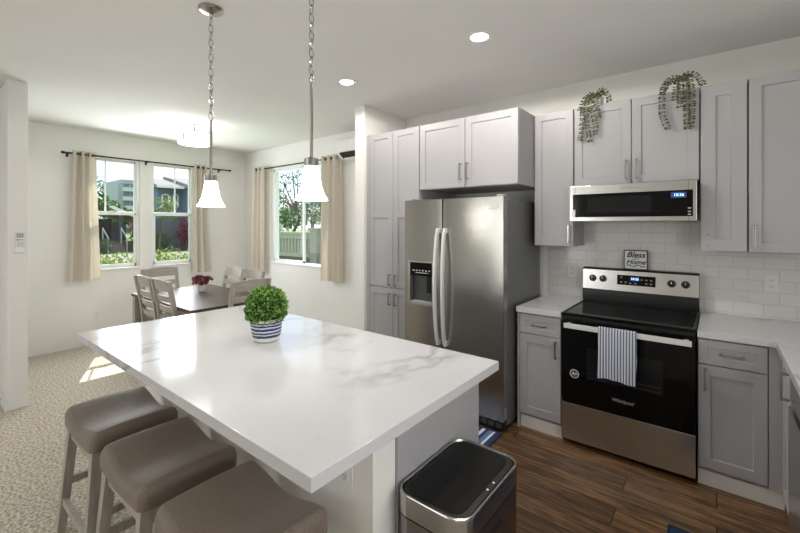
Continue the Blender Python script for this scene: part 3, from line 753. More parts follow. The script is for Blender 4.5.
ic.box((fx0 + 0.06, -0.8232, fz1 - 0.092), (fx1 - 0.05, -0.8222, fz1 - 0.088))
ic.build('dispenser_icons', LOGO, fz, True)
text('Whirlpool', 0.042, fr, (-1.345, -0.8305, 1.665), FACE_Y, LOGO, shear=0.25, bold=0.0006)
MB().box((-2.09, -0.815, 0.012), (-1.225, -0.755, 0.08), 0.004).build('base_grille', BLACK, p, True)
gl = MB()
for i in range(14): gl.box((-2.06 + i * 0.06, -0.8195, 0.03), (-2.02 + i * 0.06, -0.8145, 0.065), 0.002)
gl.build('grille_slats', M('dark_grille_grey', (0.06, 0.06, 0.062), 0.5, var=0.05), p, True)
for x in (-2.10, -1.265): MB().box((x - 0.02, -0.80, 1.7425), (x + 0.03, -0.70, 1.760), 0.004).build('hinge_cover', GREYP, p, True)
for fx in (-2.07, -1.245):
    for fy in (-0.68, -0.10): MB().lathe([(0.020, 0.0), (0.020, 0.012), (0.010, 0.014), (0.010, 0.0295)], (fx, fy, 0), 12).build('leveling_foot', BLACK, p, True)

MB().box((-1.7465, -0.790, 0.09), (-1.7380, -0.753, 1.735)).build('gap_shade_strip', BLACK, p, True)  # black strip added between the doors so the gap reads as shade
# ================================================================== RANGE
p = thing('range', 'stainless and black electric range with smooth glass cooktop', 'stove', (-0.475, -0.35, 0))
rx0, rx1 = -0.855, -0.095
MB().box((rx0 + 0.004, -0.630, 0.02), (rx1 - 0.004, -0.03, 0.895)).build('body', BLACK, p, True)
for fx in (rx0 + 0.05, rx1 - 0.05):
    for fy in (-0.56, -0.10): MB().lathe([(0.020, 0.0), (0.020, 0.008), (0.010, 0.010), (0.010, 0.0195)], (fx, fy, 0), 12).build('leveling_foot', BLACK, p, True)
ct = MB().box((rx0, -0.664, 0.8955), (rx1, -0.095, 0.916), 0.004).build('cooktop', BLACKGLASS, p, True)
trim = MB().box((rx0, -0.668, 0.912), (rx1, -0.650, 0.921), 0.003).box((rx0, -0.65, 0.912), (rx0 + 0.014, -0.10, 0.921), 0.003).box((rx1 - 0.014, -0.65, 0.912), (rx1, -0.10, 0.921), 0.003)
trim.build('cooktop_rim', BLACK, ct, True)
for (cx, cy_, r) in ((-0.67, -0.49, 0.115), (-0.27, -0.49, 0.095), (-0.67, -0.24, 0.085), (-0.27, -0.24, 0.105), (-0.475, -0.22, 0.055)):
    rb = MB()
    for rr in (r, r * 0.62):
        rb.lathe([(rr - 0.0015, 0.9161), (rr - 0.0015, 0.9165), (rr + 0.0015, 0.9165), (rr + 0.0015, 0.9161)], (cx, cy_, 0), 40, 'z', False)
    rb.build('burner', BURNER, ct, True)
bg = MB(); bg.prism([(-0.100, 0.9165), (-0.112, 1.020), (-0.093, 1.180), (-0.085, 1.188), (-0.025, 1.188), (-0.020, 0.9165)], rx0, rx1, 'x', 0.0)
bg.build('backguard', BLACK, p, True)
def bgy(z): return -0.112 + 0.019 * (z - 1.020) / 0.160
pn = MB().prism([(bgy(1.022) - 0.004, 1.022), (bgy(1.176) - 0.004, 1.176), (bgy(1.176) + 0.002, 1.176), (bgy(1.022) + 0.002, 1.022)], rx0 + 0.002, rx1 - 0.002, 'x', 0.0015)
pn = pn.build('control_panel', SSH, p, True)
tilt = math.atan2(0.019, 0.160)
ds = MB().box((-0.604, -0.003, 1.071), (-0.352, 0.003, 1.146), 0.001, rot=Matrix.Rotation(-tilt, 3, 'X'))
for v in ds.bm.verts: v.co.y += bgy(1.108) - 0.006
ds.build('display', BLACKGLASS, pn, True)
RT = Euler((R(90) - tilt, 0, 0))
MB().box((-0.515, bgy(1.115) - 0.0104, 1.106), (-0.455, bgy(1.115) - 0.0096, 1.136)).build('clock_window', LEDBG, pn, True)
text('10:25', 0.024, pn, (-0.485, bgy(1.121) - 0.0115, 1.121), RT, LED, 'clock_digits')
KEYM = M('key_print', (0.30, 0.30, 0.30), 0.5, var=0.05, scale=9)
for (bx, bz) in ((-0.575, 1.128), (-0.575, 1.092), (-0.545, 1.092), (-0.515, 1.087), (-0.48, 1.087), (-0.44, 1.118), (-0.41, 1.118), (-0.38, 1.118), (-0.41, 1.092), (-0.38, 1.092)):
    MB().box((bx - 0.007, bgy(bz) - 0.0104, bz - 0.004), (bx + 0.007, bgy(bz) - 0.0096, bz + 0.004)).build('touch_key', KEYM, pn, True)
for kx in (-0.778, -0.704, -0.254, -0.172):
    yk = bgy(1.107) - 0.004
    k = MB().lathe([(0.026, yk), (0.026, yk - 0.006), (0.021, yk - 0.010), (0.019, yk - 0.028), (0.016, yk - 0.031)], (kx, 0, 1.107), 24, 'y').build('knob', BLACK, pn, True)
    MB().box((kx - 0.0022, yk - 0.0335, 1.109), (kx + 0.0022, yk - 0.0311, 1.124)).build('pointer', LOGO, k, True)
    MB().box((kx - 0.001, yk - 0.0012, 1.063), (kx + 0.001, yk, 1.074)).build('dial_mark', INK, pn, True)
od = MB().box((rx0 + 0.002, -0.674, 0.305), (rx1 - 0.002, -0.632, 0.868), 0.004).build('oven_door', BLACKGLASS, p, True)
MB().box((rx0 + 0.004, -0.655, 0.870), (rx1 - 0.004, -0.631, 0.894), 0.002).build('vent_trim', BLACK, p, True)
MB().box((-0.690, -0.6755, 0.485), (-0.255, -0.6738, 0.700), 0.0005).build('oven_window', DARKGLASS, od, True)
rk = MB()
for z in (0.53, 0.50): rk.box((-0.68, -0.6762, z), (-0.265, -0.6752, z + 0.003))
rk.build('oven_rack', BURNER, od, True)
hb = MB().box((-0.823, -0.735, 0.826), (-0.112, -0.722, 0.860), 0.003)
for x in (-0.80, -0.14): hb.box((x - 0.012, -0.725, 0.832), (x + 0.012, -0.673, 0.854), 0.002)
hb.build('handle', HANDLE, od, True)
bd = MB().lathe([(0.0, -0.6752), (0.030, -0.6752), (0.030, -0.6745), (0.0, -0.6745)], (-0.768, 0, 0.505), 24, 'y').build('badge', LOGO, od, True)
MB().lathe([(0.0, -0.6757), (0.025, -0.6757), (0.025, -0.6752), (0.0, -0.6752)], (-0.768, 0, 0.505), 24, 'y').build('badge_centre', M('badge_grey', (0.06, 0.06, 0.06), 0.4, var=0.1, scale=40), bd, True)
text('A+', 0.028, bd, (-0.768, -0.6762, 0.505), FACE_Y, LOGO, shear=0.2, bold=0.001)
text('Whirlpool', 0.030, od, (-0.475, -0.6745, 0.392), FACE_Y, M('dim_silver_print', (0.33, 0.33, 0.33), 0.4, var=0.05), shear=0.25, bold=0.0004)
MB().box((rx0 + 0.002, -0.675, 0.042), (rx1 - 0.002, -0.632, 0.297), 0.004).build('storage_drawer', SSH, p, True)

# towel over the oven handle
def towel():
    mb = MB(); x0, x1 = -0.604, -0.388; W = x1 - x0
    path = [(-0.7155, 0.62)] + [(-0.7155, 0.66 + 0.03 * i) for i in range(7)] + [(-0.719, 0.864), (-0.7285, 0.8675), (-0.738, 0.864), (-0.7415, 0.852)]
    zs = 0.852 - 0.315
    path += [(-0.742, 0.852 - 0.315 * (i + 1) / 14) for i in range(14)]
    n = len(path)
    def fn(u, v):
        i = min(int(v * (n - 1)), n - 2); f = v * (n - 1) - i
        y = path[i][0] * (1 - f) + path[i + 1][0] * f; z = path[i][1] * (1 - f) + path[i + 1][1] * f
        fall = max(0.0, (0.85 - z) / 0.3) if i > 10 else 0.0
        w = -0.004 - 0.0045 * math.sin(u * 17 + 0.8) if i > 10 else 0
        return (x0 + W * u + 0.004 * math.sin(z * 20) * fall, y + w * fall, z + 0.006 * math.sin(u * 5) * fall * (v == 1))
    mb.grid(fn, 40, n - 1)
    bmesh.ops.solidify(mb.bm, geom=list(mb.bm.faces), thickness=0.0015)
    return mb
tag(towel().build('dish_towel', TOWEL), 'blue and white checked dish towel hanging on the oven handle', 'towel')

# ================================================================== MICROWAVE
p = thing('microwave', 'low stainless over-the-range microwave under the short cabinet', 'microwave', (-0.475, -0.2, 1.56))
mx0, mx1, mz0, mz1 = -0.870, -0.098, 1.558, 1.820
MB().box((mx0 + 0.01, -0.385, mz0 + 0.006), (mx1 - 0.006, -0.010, mz1)).build('body', SSD, p, True)
md = MB().box((mx0, -0.422, mz0), (mx1, -0.3855, mz1), 0.004).build('door', SSH, p, True)
mg = MB().box((-0.846, -0.4245, 1.588), (-0.118, -0.4215, 1.758), 0.002).build('door_glass', BLACKGLASS, md, True)
MB().box((-0.745, -0.4255, 1.62), (-0.345, -0.4244, 1.735), 0.0005).build('door_window', DARKGLASS, md, True)
MB().box((-0.849, -0.4258, 1.586), (-0.827, -0.4215, 1.645), 0.003).build('sticker', PLATE, md, True)
MB().box((-0.235, -0.4252, 1.708), (-0.152, -0.4244, 1.745)).build('clock_window', LEDBG, md, True)
text('10:26', 0.026, md, (-0.193, -0.4260, 1.7265), FACE_Y, LED, 'clock_digits')
for z in (1.640, 1.618, 1.600): MB().box((-0.145, -0.4252, z - 0.004), (-0.128, -0.4244, z + 0.004)).build('touch_key', GREYP, md, True)
text('Whirlpool', 0.030, md, (-0.475, -0.4228, 1.789), FACE_Y, M('grey_print', (0.35, 0.35, 0.35), 0.4, var=0.05), shear=0.25, bold=0.0004)
for x in (-0.83, -0.142):
    for za, zb in ((mz0 + 0.002, 1.586), (1.760, mz1 - 0.002)): MB().box((x - 0.0008, -0.4226, za), (x + 0.0008, -0.4216, zb)).build('panel_seam', SLOT, md, True)
MB().box((mx0 + 0.05, -0.36, mz0 + 0.001), (mx1 - 0.05, -0.06, mz0 + 0.0058)).build('vent_grille', BLACK, p, True)

# ================================================================== ISLAND
p = thing('kitchen_island', 'white and grey kitchen island base under the quartz slab', 'kitchen island', (-1.81, -2.27, 0))
MB().box((-2.77, -2.626, 0), (-0.860, -2.512, 0.8735), 0.003).build('knee_wall', WALL, p, True)
MB().box((-2.765, -2.511, 0.10), (-0.866, -1.945, 0.8735)).build('carcass', CAB, p, True)
MB().box((-0.8655, -2.511, 0.0), (-0.8505, -1.922, 0.8735), 0.001).build('end_panel', CAB, p, True)
MB().box((-2.70, -2.511, 0.0), (-0.90, -2.02, 0.0995)).build('kick_board', STOPM, p, True)
for i in range(4):
    x0 = -2.755 + i * 0.472
    d = MB().door((x0 + 0.466, -1.945, 0.118), (-1, 0, 0), (0, 1, 0), 0.464, 0.745).build('door', CAB, p, True)
    hpull(d, (x0 + (0.43 if i % 2 == 0 else 0.036), -1.925, 0.70), (x0 + (0.43 if i % 2 == 0 else 0.036), -1.925, 0.83), (0, 1, 0))
o = MB().box((-2.854, -2.945, 0.874), (-0.771, -1.880, 0.914), 0.003).build('island_countertop', QUARTZ)
tag(o, 'large white veined quartz slab on top of the kitchen island', 'countertop')

# ================================================================== OUTLETS
def outlet(label, loc, rot, copies={}):
    if 'p' not in copies:
        q = thing('wall_outlet', label, 'outlet', (0, 0, 0), 0, 'white power outlets on walls')
        MB().box((-0.036, -0.006, -0.058), (0.036, 0.0, 0.058), 0.002).build('cover_plate', PLATE, q)
        MB().box((-0.018, -0.008, -0.035), (0.018, -0.0055, 0.035), 0.002).build('receptacle', PLATE, q)
        sl = MB()
        for z in (-0.018, 0.018):
            sl.box((-0.008, -0.0086, z - 0.004), (-0.006, -0.0079, z + 0.006)).box((0.006, -0.0086, z - 0.004), (0.008, -0.0079, z + 0.006)).lathe([(0.0025, -0.0086), (0.0025, -0.0079)], (0, 0, z - 0.010), 8, 'y')
        sl.build('slots', SLOT, q); copies['p'] = q
    else:
        q = copy_tree(copies['p'])
    q.location = loc; q.rotation_euler = rot; q['label'] = label
    return q
outlet('white outlet on the tile left of the range', (-0.958, -0.008, 1.147), (0, 0, 0))
outlet('white outlet on the tile above the right countertop', (0.279, -0.008, 1.149), (0, 0, 0))
outlet('white outlet on the island knee wall under the slab corner', (-0.985, -2.626, 0.700), (0, 0, 0))
outlet('white outlet low on the dining wall below the left window', (X3, -2.0, 0.375), (0, 0, R(90)))

# ================================================================== SIGN ON THE RANGE
p = thing('home_sign', 'small framed white sign with black lettering on the range backguard', 'sign', (-0.486, -0.055, 1.1885))
MB().box((-0.566, -0.063, 1.1885), (-0.406, -0.047, 1.338), 0.002).build('frame', SIGNFRAME, p, True)
MB().box((-0.559, -0.0645, 1.195), (-0.413, -0.0625, 1.331), 0.0005).build('board', PAPER, p, True)
text('Bless', 0.060, p, (-0.486, -0.0655, 1.301), FACE_Y, INK, shear=0.35, bold=0.0012)
text('this', 0.024, p, (-0.486, -0.0655, 1.271), FACE_Y, M('grey_ink', (0.12, 0.14, 0.18), 0.6, var=0.05), shear=0.35)
text('Home', 0.050, p, (-0.486, -0.0655, 1.246), FACE_Y, INK, shear=0.35, bold=0.0010)
fl = MB(); pts = [(-0.55 + 0.128 * i / 20, -0.0652, 1.218 + 0.005 * math.sin(i / 20 * 4 * PI)) for i in range(21)]
fl.tube(pts, [0.0012 + 0.0022 * abs(math.sin(i / 20 * 3 * PI)) for i in range(21)], 6)
fl.build('flourish', INK, p, True)

# ================================================================== HANGING PLANTS
def bez(pts, n):
    P = [Vector(q) for q in pts]; out = []
    for k in range(len(P) - 1):
        a, b = P[k], P[k + 1]; p0 = P[max(0, k - 1)]; p3 = P[min(len(P) - 1, k + 2)]
        for i in range(n):
            t = i / n
            out.append(0.5 * ((2 * a) + (b - p0) * t + (2 * p0 - 5 * a + 4 * b - p3) * t * t + (3 * a - p0 - 3 * b + p3) * t ** 3))
    out.append(P[-1]); return out
def hanging_plant(label, cx, vines, seed, cy_=-0.245):
    rnd = random.Random(seed)
    p = thing('trailing_plant', label, 'plant', (cx, cy_, 2.4305), 0, 'trailing plants on top of the wall cabinets')
    pot = MB().lathe([(0.030, 2.4305), (0.036, 2.4305), (0.045, 2.50), (0.041, 2.50), (0.034, 2.445)], (cx, cy_, 0), 20).build('pot', CERAMIC, p, True)
    MB().lathe([(0.0, 2.487), (0.041, 2.487), (0.041, 2.480), (0.0, 2.480)], (cx, cy_, 0), 16).build('soil', SOIL, pot, True)
    st, lf = MB(), MB()
    for v in vines:
        pts = bez([(cx + rnd.uniform(-.015, .015), cy_, 2.475)] + v, 8)
        st.tube(pts, 0.0018, 5)
        acc = 0; k = 0
        for a, b in zip(pts, pts[1:]):
            seg = (b - a).length; acc += seg
            while acc > 0.0165:
                acc -= 0.0165; k += 1
                t = (b - a).normalized()
                side = t.cross(Vector((0, 1, 0)))
                side = side.normalized() if side.length > .2 else Vector((1, 0, 0))
                for sg in (-1, 1):
                    d = (side * sg + t * 0.35 + Vector((0, rnd.uniform(-.7, .15), 0)) + Vector((rnd.uniform(-.2, .2), 0, rnd.uniform(-.2, .2)))).normalized()
                    L = rnd.uniform(0.021, 0.027)
                    lf.leafquad(Vector(b) + d * 0.001, d, Vector((rnd.uniform(-.5, .5), -1, rnd.uniform(.0, .8))).normalized(), L, L * 0.66)
    st.build('stems', VINESTEM, p, True)
    lf.build('leaves', VINE, p, True, None)
Y_ = -0.352
hanging_plant('bushy trailing plant on the cabinet above the microwave, left of the pair', -0.715, [
    [(-0.75, -0.30, 2.50), (-0.79, -0.350, 2.43), (-0.795, Y_, 2.34), (-0.80, Y_, 2.25), (-0.815, Y_, 2.175)],
    [(-0.745, -0.31, 2.52), (-0.765, -0.355, 2.44), (-0.765, Y_, 2.34), (-0.755, Y_, 2.25), (-0.74, Y_, 2.15)],
    [(-0.72, -0.31, 2.52), (-0.735, -0.36, 2.45), (-0.72, Y_ - .01, 2.36), (-0.705, Y_, 2.28), (-0.70, Y_, 2.20)],
    [(-0.69, -0.31, 2.52), (-0.70, -0.36, 2.46), (-0.69, Y_, 2.40), (-0.685, Y_, 2.33)],
    [(-0.68, -0.27, 2.53), (-0.645, -0.30, 2.52), (-0.625, -0.32, 2.48), (-0.615, -0.34, 2.44)],
    [(-0.74, -0.28, 2.53), (-0.775, -0.32, 2.50), (-0.80, -0.35, 2.44), (-0.812, -0.355, 2.40)],
    [(-0.69, -0.28, 2.54), (-0.66, -0.31, 2.535), (-0.64, -0.33, 2.50)],
], 3)
hanging_plant('airy trailing plant on the cabinet above the microwave, near its right end', -0.183, [
    [(-0.218, -0.29, 2.51), (-0.263, -0.33, 2.48), (-0.288, -0.356, 2.41), (-0.290, Y_, 2.31), (-0.280, Y_, 2.24), (-0.253, Y_, 2.175)],
    [(-0.218, -0.29, 2.53), (-0.258, -0.32, 2.505), (-0.280, -0.352, 2.46), (-0.290, -0.358, 2.41)],
    [(-0.198, -0.31, 2.52), (-0.208, -0.35, 2.47), (-0.213, -0.358, 2.41), (-0.218, Y_, 2.36)],
    [(-0.183, -0.31, 2.53), (-0.186, -0.35, 2.48), (-0.188, -0.36, 2.40), (-0.190, Y_, 2.31)],
    [(-0.168, -0.31, 2.53), (-0.158, -0.35, 2.46), (-0.154, Y_, 2.35), (-0.154, Y_, 2.25), (-0.150, Y_, 2.165)],
    [(-0.158, -0.31, 2.52), (-0.133, -0.35, 2.45), (-0.126, Y_, 2.35), (-0.128, Y_, 2.25), (-0.131, Y_, 2.17)],
    [(-0.158, -0.28, 2.54), (-0.123, -0.30, 2.53), (-0.093, -0.32, 2.49), (-0.068, -0.34, 2.435)],
], 8)

# ================================================================== ISLAND TOPIARY
p = thing('topiary_plant', 'round green boxwood ball in a blue-striped white pot on the island', 'plant', (-1.888, -2.348, 0.9145))
POTM, n_, l_, sp_, rp_, b_, tc_ = stripes('blue_striped_glaze', 'z', [(0.0, (0.78, 0.76, 0.72)), (0.20, (0.022, 0.038, 0.13)), (0.31, (0.62, 0.64, 0.70)), (0.36, (0.022, 0.038, 0.13)), (0.44, (0.70, 0.71, 0.74)), (0.50, (0.022, 0.038, 0.13)), (0.60, (0.66, 0.68, 0.72)), (0.66, (0.022, 0.038, 0.13)), (0.74, (0.70, 0.71, 0.74)), (0.78, (0.022, 0.038, 0.13)), (0.84, (0.78, 0.76, 0.72))], 0.35)
mz = n_.new('ShaderNodeMath'); mz.operation = 'MULTIPLY'; mz.inputs[1].default_value = 1 / 0.125
nz = n_.new('ShaderNodeTexNoise'); nz.inputs['Scale'].default_value = 30
l_.new(tc_.outputs['Object'], nz.inputs[0])
jj = n_.new('ShaderNodeMath'); jj.operation = 'MULTIPLY_ADD'; jj.inputs[1].default_value = 0.06; jj.inputs[2].default_value = -0.03
l_.new(nz.outputs[0], jj.inputs[0])
ja = n_.new('ShaderNodeMath'); ja.operation = 'ADD'
l_.new(sp_.outputs['Z'], mz.inputs[0]); l_.new(mz.outputs[0], ja.inputs[0]); l_.new(jj.outputs[0], ja.inputs[1]); l_.new(ja.outputs[0], rp_.inputs[0]); l_.new(rp_.outputs[0], b_.inputs['Base Color'])
MB().lathe([(0.0, 0.0), (0.056, 0.0), (0.066, 0.006), (0.077, 0.045), (0.081, 0.09), (0.080, 0.118), (0.076, 0.120), (0.072, 0.116), (0.072, 0.095), (0.0, 0.095)], (0, 0, 0), 40, 'z', False).build('pot', POTM, p)
MB().lathe([(0.0, 0.104), (0.0715, 0.104), (0.0715, 0.0955), (0.0, 0.0955)], (0, 0, 0), 24, 'z', False).build('moss', SOIL, p)
rnd = random.Random(5)
fo = MB()
C0 = Vector((0, 0, 0.178))
for i in range(1900):
    z = rnd.uniform(-1, 1); a = rnd.uniform(0, 2 * PI); r = math.sqrt(1 - z * z); d = Vector((r * math.cos(a), r * math.sin(a), z))
    rad = 0.106 * (rnd.uniform(0.72, 1.0) ** 0.6)
    c = C0 + d * rad
    if c.z < 0.098: continue
    out = (d + Vector((rnd.gauss(0, .6), rnd.gauss(0, .6), rnd.gauss(0, .6)))).normalized()
    nr = (d + Vector((rnd.gauss(0, .5), rnd.gauss(0, .5), rnd.gauss(0, .5)))).normalized()
    L = rnd.uniform(0.014, 0.021)
    fo.leafquad(c, out, nr, L, L * 0.72)
fol = fo.build('foliage', LEAF, p, False, None)
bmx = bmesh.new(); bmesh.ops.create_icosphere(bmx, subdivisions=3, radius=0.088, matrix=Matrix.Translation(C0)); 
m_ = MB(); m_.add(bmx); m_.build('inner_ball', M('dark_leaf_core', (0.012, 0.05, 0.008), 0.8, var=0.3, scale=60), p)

# ================================================================== BAR STOOLS
def cushion(w, d, z0, th, dip):
    b = bmesh.new(); bmesh.ops.create_cube(b, size=1.0)
    for v in b.verts: v.co = Vector((v.co.x * w, v.co.y * d, z0 + (v.co.z + 0.5) * th))
    vert = [e_ for e_ in b.edges if abs(e_.verts[0].co.z - e_.verts[1].co.z) > 0.01]
    bmesh.ops.bevel(b, geom=vert, offset=0.035, segments=4, affect='EDGES', profile=0.5)
    top = [e_ for e_ in b.edges if all(v.co.z > z0 + th - 1e-4 for v in e_.verts)]
    bmesh.ops.bevel(b, geom=top, offset=0.030, segments=5, affect='EDGES', profile=0.5)
    for k in range(-9, 10):
        bmesh.ops.bisect_plane(b, geom=list(b.verts) + list(b.edges) + list(b.faces), plane_co=(k * w / 20, 0, 0), plane_no=(1, 0, 0))
    for k in range(-5, 6):
        bmesh.ops.bisect_plane(b, geom=list(b.verts) + list(b.edges) + list(b.faces), plane_co=(0, k * d / 12, 0), plane_no=(0, 1, 0))
    for v in b.verts:
        u = v.co.x / (w / 2); q = v.co.y / (d / 2); t = (v.co.z - z0) / th
        v.co.z += dip * (math.cos(PI * min(1, abs(u)) ) * -0.5 + 0.5) * (0.35 + 0.65 * t) - dip * 0.5 + 0.008 * (1 - q * q) * t
    return b
def bar_stool():
    p = thing('bar_stool', 'x', 'bar stool', (0, 0, 0), 0, 'backless bar stools along the island')
    W, D = 0.455, 0.365
    m = MB(); m.add(cushion(W, D, 0.553, 0.054, 0.040)); m.build('seat_cushion', SEAT, p, False, 50)
    fr = MB()
    for sy in (-1, 1):
        def fn(u, v, sy=sy):
            return ((u - 0.5) * (W - 0.06), sy * (D / 2 - 0.03), 0)
        fr.beam((-W / 2 + 0.03, sy * (D / 2 - 0.03), 0.510), (W / 2 - 0.03, sy * (D / 2 - 0.03), 0.510), 0.020, 0.065, up=(0, 0, 1), bev=0.002)
    for sx in (-1, 1):
        fr.beam((sx * (W / 2 - 0.035), -D / 2 + 0.03, 0.520), (sx * (W / 2 - 0.035), D / 2 - 0.03, 0.520), 0.020, 0.075, up=(0, 0, 1), bev=0.002)
    fr.build('seat_frame', GREYWOOD, p)
    for sx in (-1, 1):
        for sy in (-1, 1):
            MB().beam((sx * (W / 2 - 0.005), sy * (D / 2 + 0.012), 0), (sx * (W / 2 - 0.042), sy * (D / 2 - 0.035), 0.556), 0.036, 0.036, up=(0, 1, 0), bev=0.003, w2=0.042, d2=0.042).build('leg', GREYWOOD, p)
    def at(z, sx, sy):
        t = z / 0.556
        return Vector((sx * ((W / 2 - 0.005) * (1 - t) + (W / 2 - 0.042) * t), sy * ((D / 2 + 0.012) * (1 - t) + (D / 2 - 0.035) * t), z))
    for sy in (-1, 1): MB().beam(at(0.17, -1, sy), at(0.17, 1, sy), 0.022, 0.034, bev=0.002).build('stretcher', GREYWOOD, p)
    for sx in (-1, 1): MB().beam(at(0.26, sx, -1), at(0.26, sx, 1), 0.022, 0.034, bev=0.002).build('stretcher', GREYWOOD, p)
    return p
st0 = bar_stool()
for i, (x, lab) in enumerate(((-2.315, 'taupe saddle-seat bar stool furthest from the trash can, near the dining chairs'), (-1.755, 'taupe saddle-seat bar stool in the middle of the three at the island'), (-1.195, 'taupe saddle-seat bar stool closest to the camera, beside the island outlet'))):
    s_ = st0 if i == 0 else copy_tree(st0)
    s_.location = (x, -2.885, 0); s_['label'] = lab

# ================================================================== TRASH CAN
def rrect(x0, x1, y0, y1, r, n=7):
    out = []
    for cx, cy_, a0 in ((x1 - r, y1 - r, 0), (x0 + r, y1 - r, 90), (x0 + r, y0 + r, 180), (x1 - r, y0 + r, 270)):
        for k in range(n + 1):
            a = R(a0 + 90 * k / n); out.append((cx + r * math.cos(a), cy_ + r * math.sin(a)))
    return out
p = thing('trash_can', 'rectangular stainless trash can with black lid beside the island end', 'trash can', (-0.70, -2.335, 0))
tx0, tx1, ty0, ty1 = -0.842, -0.568, -2.552, -2.120
MB().prism(rrect(tx0 + 0.008, tx1 - 0.008, ty0 + 0.008, ty1 - 0.008, 0.054), 0.0, 0.020, 'z').build('base_ring', BLACK, p, True)
MB().prism(rrect(tx0 + 0.002, tx1 - 0.002, ty0 + 0.002, ty1 - 0.002, 0.060), 0.0205, 0.582, 'z').build('body', steel('trash_can_steel', (0.27, 0.262, 0.255), 0.24, (3, 3, 420), 0.08), p, True)
MB().prism(rrect(tx0 + 0.006, tx1 - 0.006, ty0 + 0.006, ty1 - 0.006, 0.056), 0.5825, 0.588, 'z').build('lid_seam', BLACK, p, True)
def rim():
    mb = MB(); b = bmesh.new(); loops = []
    for inset, z in ((0.0, 0.5885), (0.0, 0.648), (0.003, 0.655), (0.008, 0.656), (0.012, 0.650), (0.014, 0.640)):
        loops.append([b.verts.new((x, y, z)) for x, y in rrect(tx0 + inset, tx1 - inset, ty0 + inset, ty1 - inset, 0.062 - inset * 0.8)])
    for A, B in zip(loops, loops[1:]):
        for k in range(len(A)): b.faces.new((A[k], A[(k + 1) % len(A)], B[(k + 1) % len(A)], B[k]))
    b.faces.new(loops[0][::-1]); b.faces.new(loops[-1])
    return mb.add(b)
rim().build('lid_band', steel('trash_rim_steel', (0.46, 0.45, 0.44), 0.2, (3, 3, 420), 0.05), p, True)
lid = MB().prism(rrect(tx0 + 0.0145, tx1 - 0.0145, ty0 + 0.0145, ty1 - 0.0145, 0.050), 0.6405, 0.6515, 'z', 0.003).build('lid', BLACK, p, True)
MB().prism(rrect(tx0 + 0.026, tx1 - 0.036, ty0 + 0.026, ty1 - 0.026, 0.042), 0.6515, 0.6535, 'z', 0.0008).build('lid_panel', M('black_lid_panel', (0.007, 0.0065, 0.006), 0.30, var=0.1, scale=30, spec=0.2), lid, True)
for y in (-2.355, -2.31): MB().lathe([(0.0, 0.6535), (0.004, 0.6535), (0.004, 0.6518), (0.0, 0.6518)], (tx1 - 0.026, y, 0), 10).build('sensor', LOGO, lid, True)
MB().box((tx1 - 0.004, -2.42, 0.515), (tx1 - 0.0005, -2.30, 0.545), 0.002).build('grip_slot', BLACK, p, True)

# ================================================================== RUGS
def rug(name, label, x0, x1, y0, y1, stops, period_axis):
    m, n, l, sp, rp, b, tc = stripes(name + '_weave', period_axis, stops, 0.9)
    mul = n.new('ShaderNodeMath'); mul.operation = 'MULTIPLY'; mul.inputs[1].default_value = 1 / 0.21
    frc = n.new('ShaderNodeMath'); frc.operation = 'FRACT'
    ad = n.new('ShaderNodeMath'); ad.operation = 'ADD'; ad.inputs[1].default_value = 5.0
    l.new(sp.outputs[period_axis.upper()], ad.inputs[0]); l.new(ad.outputs[0], mul.inputs[0]); l.new(mul.outputs[0], frc.inputs[0]); l.new(frc.outputs[0], rp.inputs[0]); l.new(rp.outputs[0], b.inputs['Base Color'])
    p = thing(name, label, 'rug', ((x0 + x1) / 2, (y0 + y1) / 2, 0.0))
    MB().box((x0, y0, 0.0008), (x1, y1, 0.008), 0.003).build('pile', m, p, True)
    MB().box((x0 - 0.012, y0 - 0.012, 0.0006), (x1 + 0.012, y0, 0.009), 0.002).box((x0 - 0.012, y1, 0.0006), (x1 + 0.012, y1 + 0.012, 0.009), 0.002).box((x0 - 0.012, y0, 0.0006), (x0, y1, 0.009), 0.002).box((x1, y0, 0.0006), (x1 + 0.012, y1, 0.009), 0.002).build('binding', M(name + '_binding', (0.012, 0.02, 0.05), 0.9, var=0.1, scale=80), p, True)
NAVY, PALE, MIDB = (0.015, 0.035, 0.12), (0.62, 0.66, 0.70), (0.10, 0.17, 0.34)
rug('striped_rug', 'navy and white striped rug on the floor in front of the refrigerator', -2.05, -1.235, -1.30, -0.845, [(0.0, NAVY), (0.10, PALE), (0.22, NAVY), (0.34, MIDB), (0.50, PALE), (0.58, NAVY), (0.78, PALE), (0.90, NAVY)], 'x')
rug('floor_mat', 'dark blue mat with only its corner showing at the bottom edge', -0.182, 0.20, -1.85, -1.142, [(0.0, (0.008, 0.030, 0.085)), (0.5, (0.010, 0.036, 0.095))], 'x')

# ================================================================== LAMPS
def recessed(label, x, y, power):
    p = thing('recessed_light', label, 'ceiling light', (x, y, ZC), 0, 'recessed ceiling lights')
    MB().lathe([(0.055, -0.0005), (0.090, -0.0005), (0.092, -0.005), (0.080, -0.010), (0.062, -0.008), (0.054, -0.003)], (0, 0, 0), 36, 'z', False).build('trim_ring', WHITE, p)
    MB().lathe([(0.0, -0.0062), (0.0535, -0.0062), (0.0535, -0.0030), (0.0, -0.0030)], (0, 0, 0), 30, 'z', False).build('lens', LENS, p)
    l = light('recessed_lamp', 'SPOT', (x, y, ZC - 0.02), power, (1.0, 0.95, 0.88), size=0.06, spot=R(178))
    return p
recessed('round recessed ceiling light nearest the refrigerator and range', -1.185, -1.268, 44)
recessed('round recessed ceiling light by the pantry wall end', -2.43, -1.239, 26)

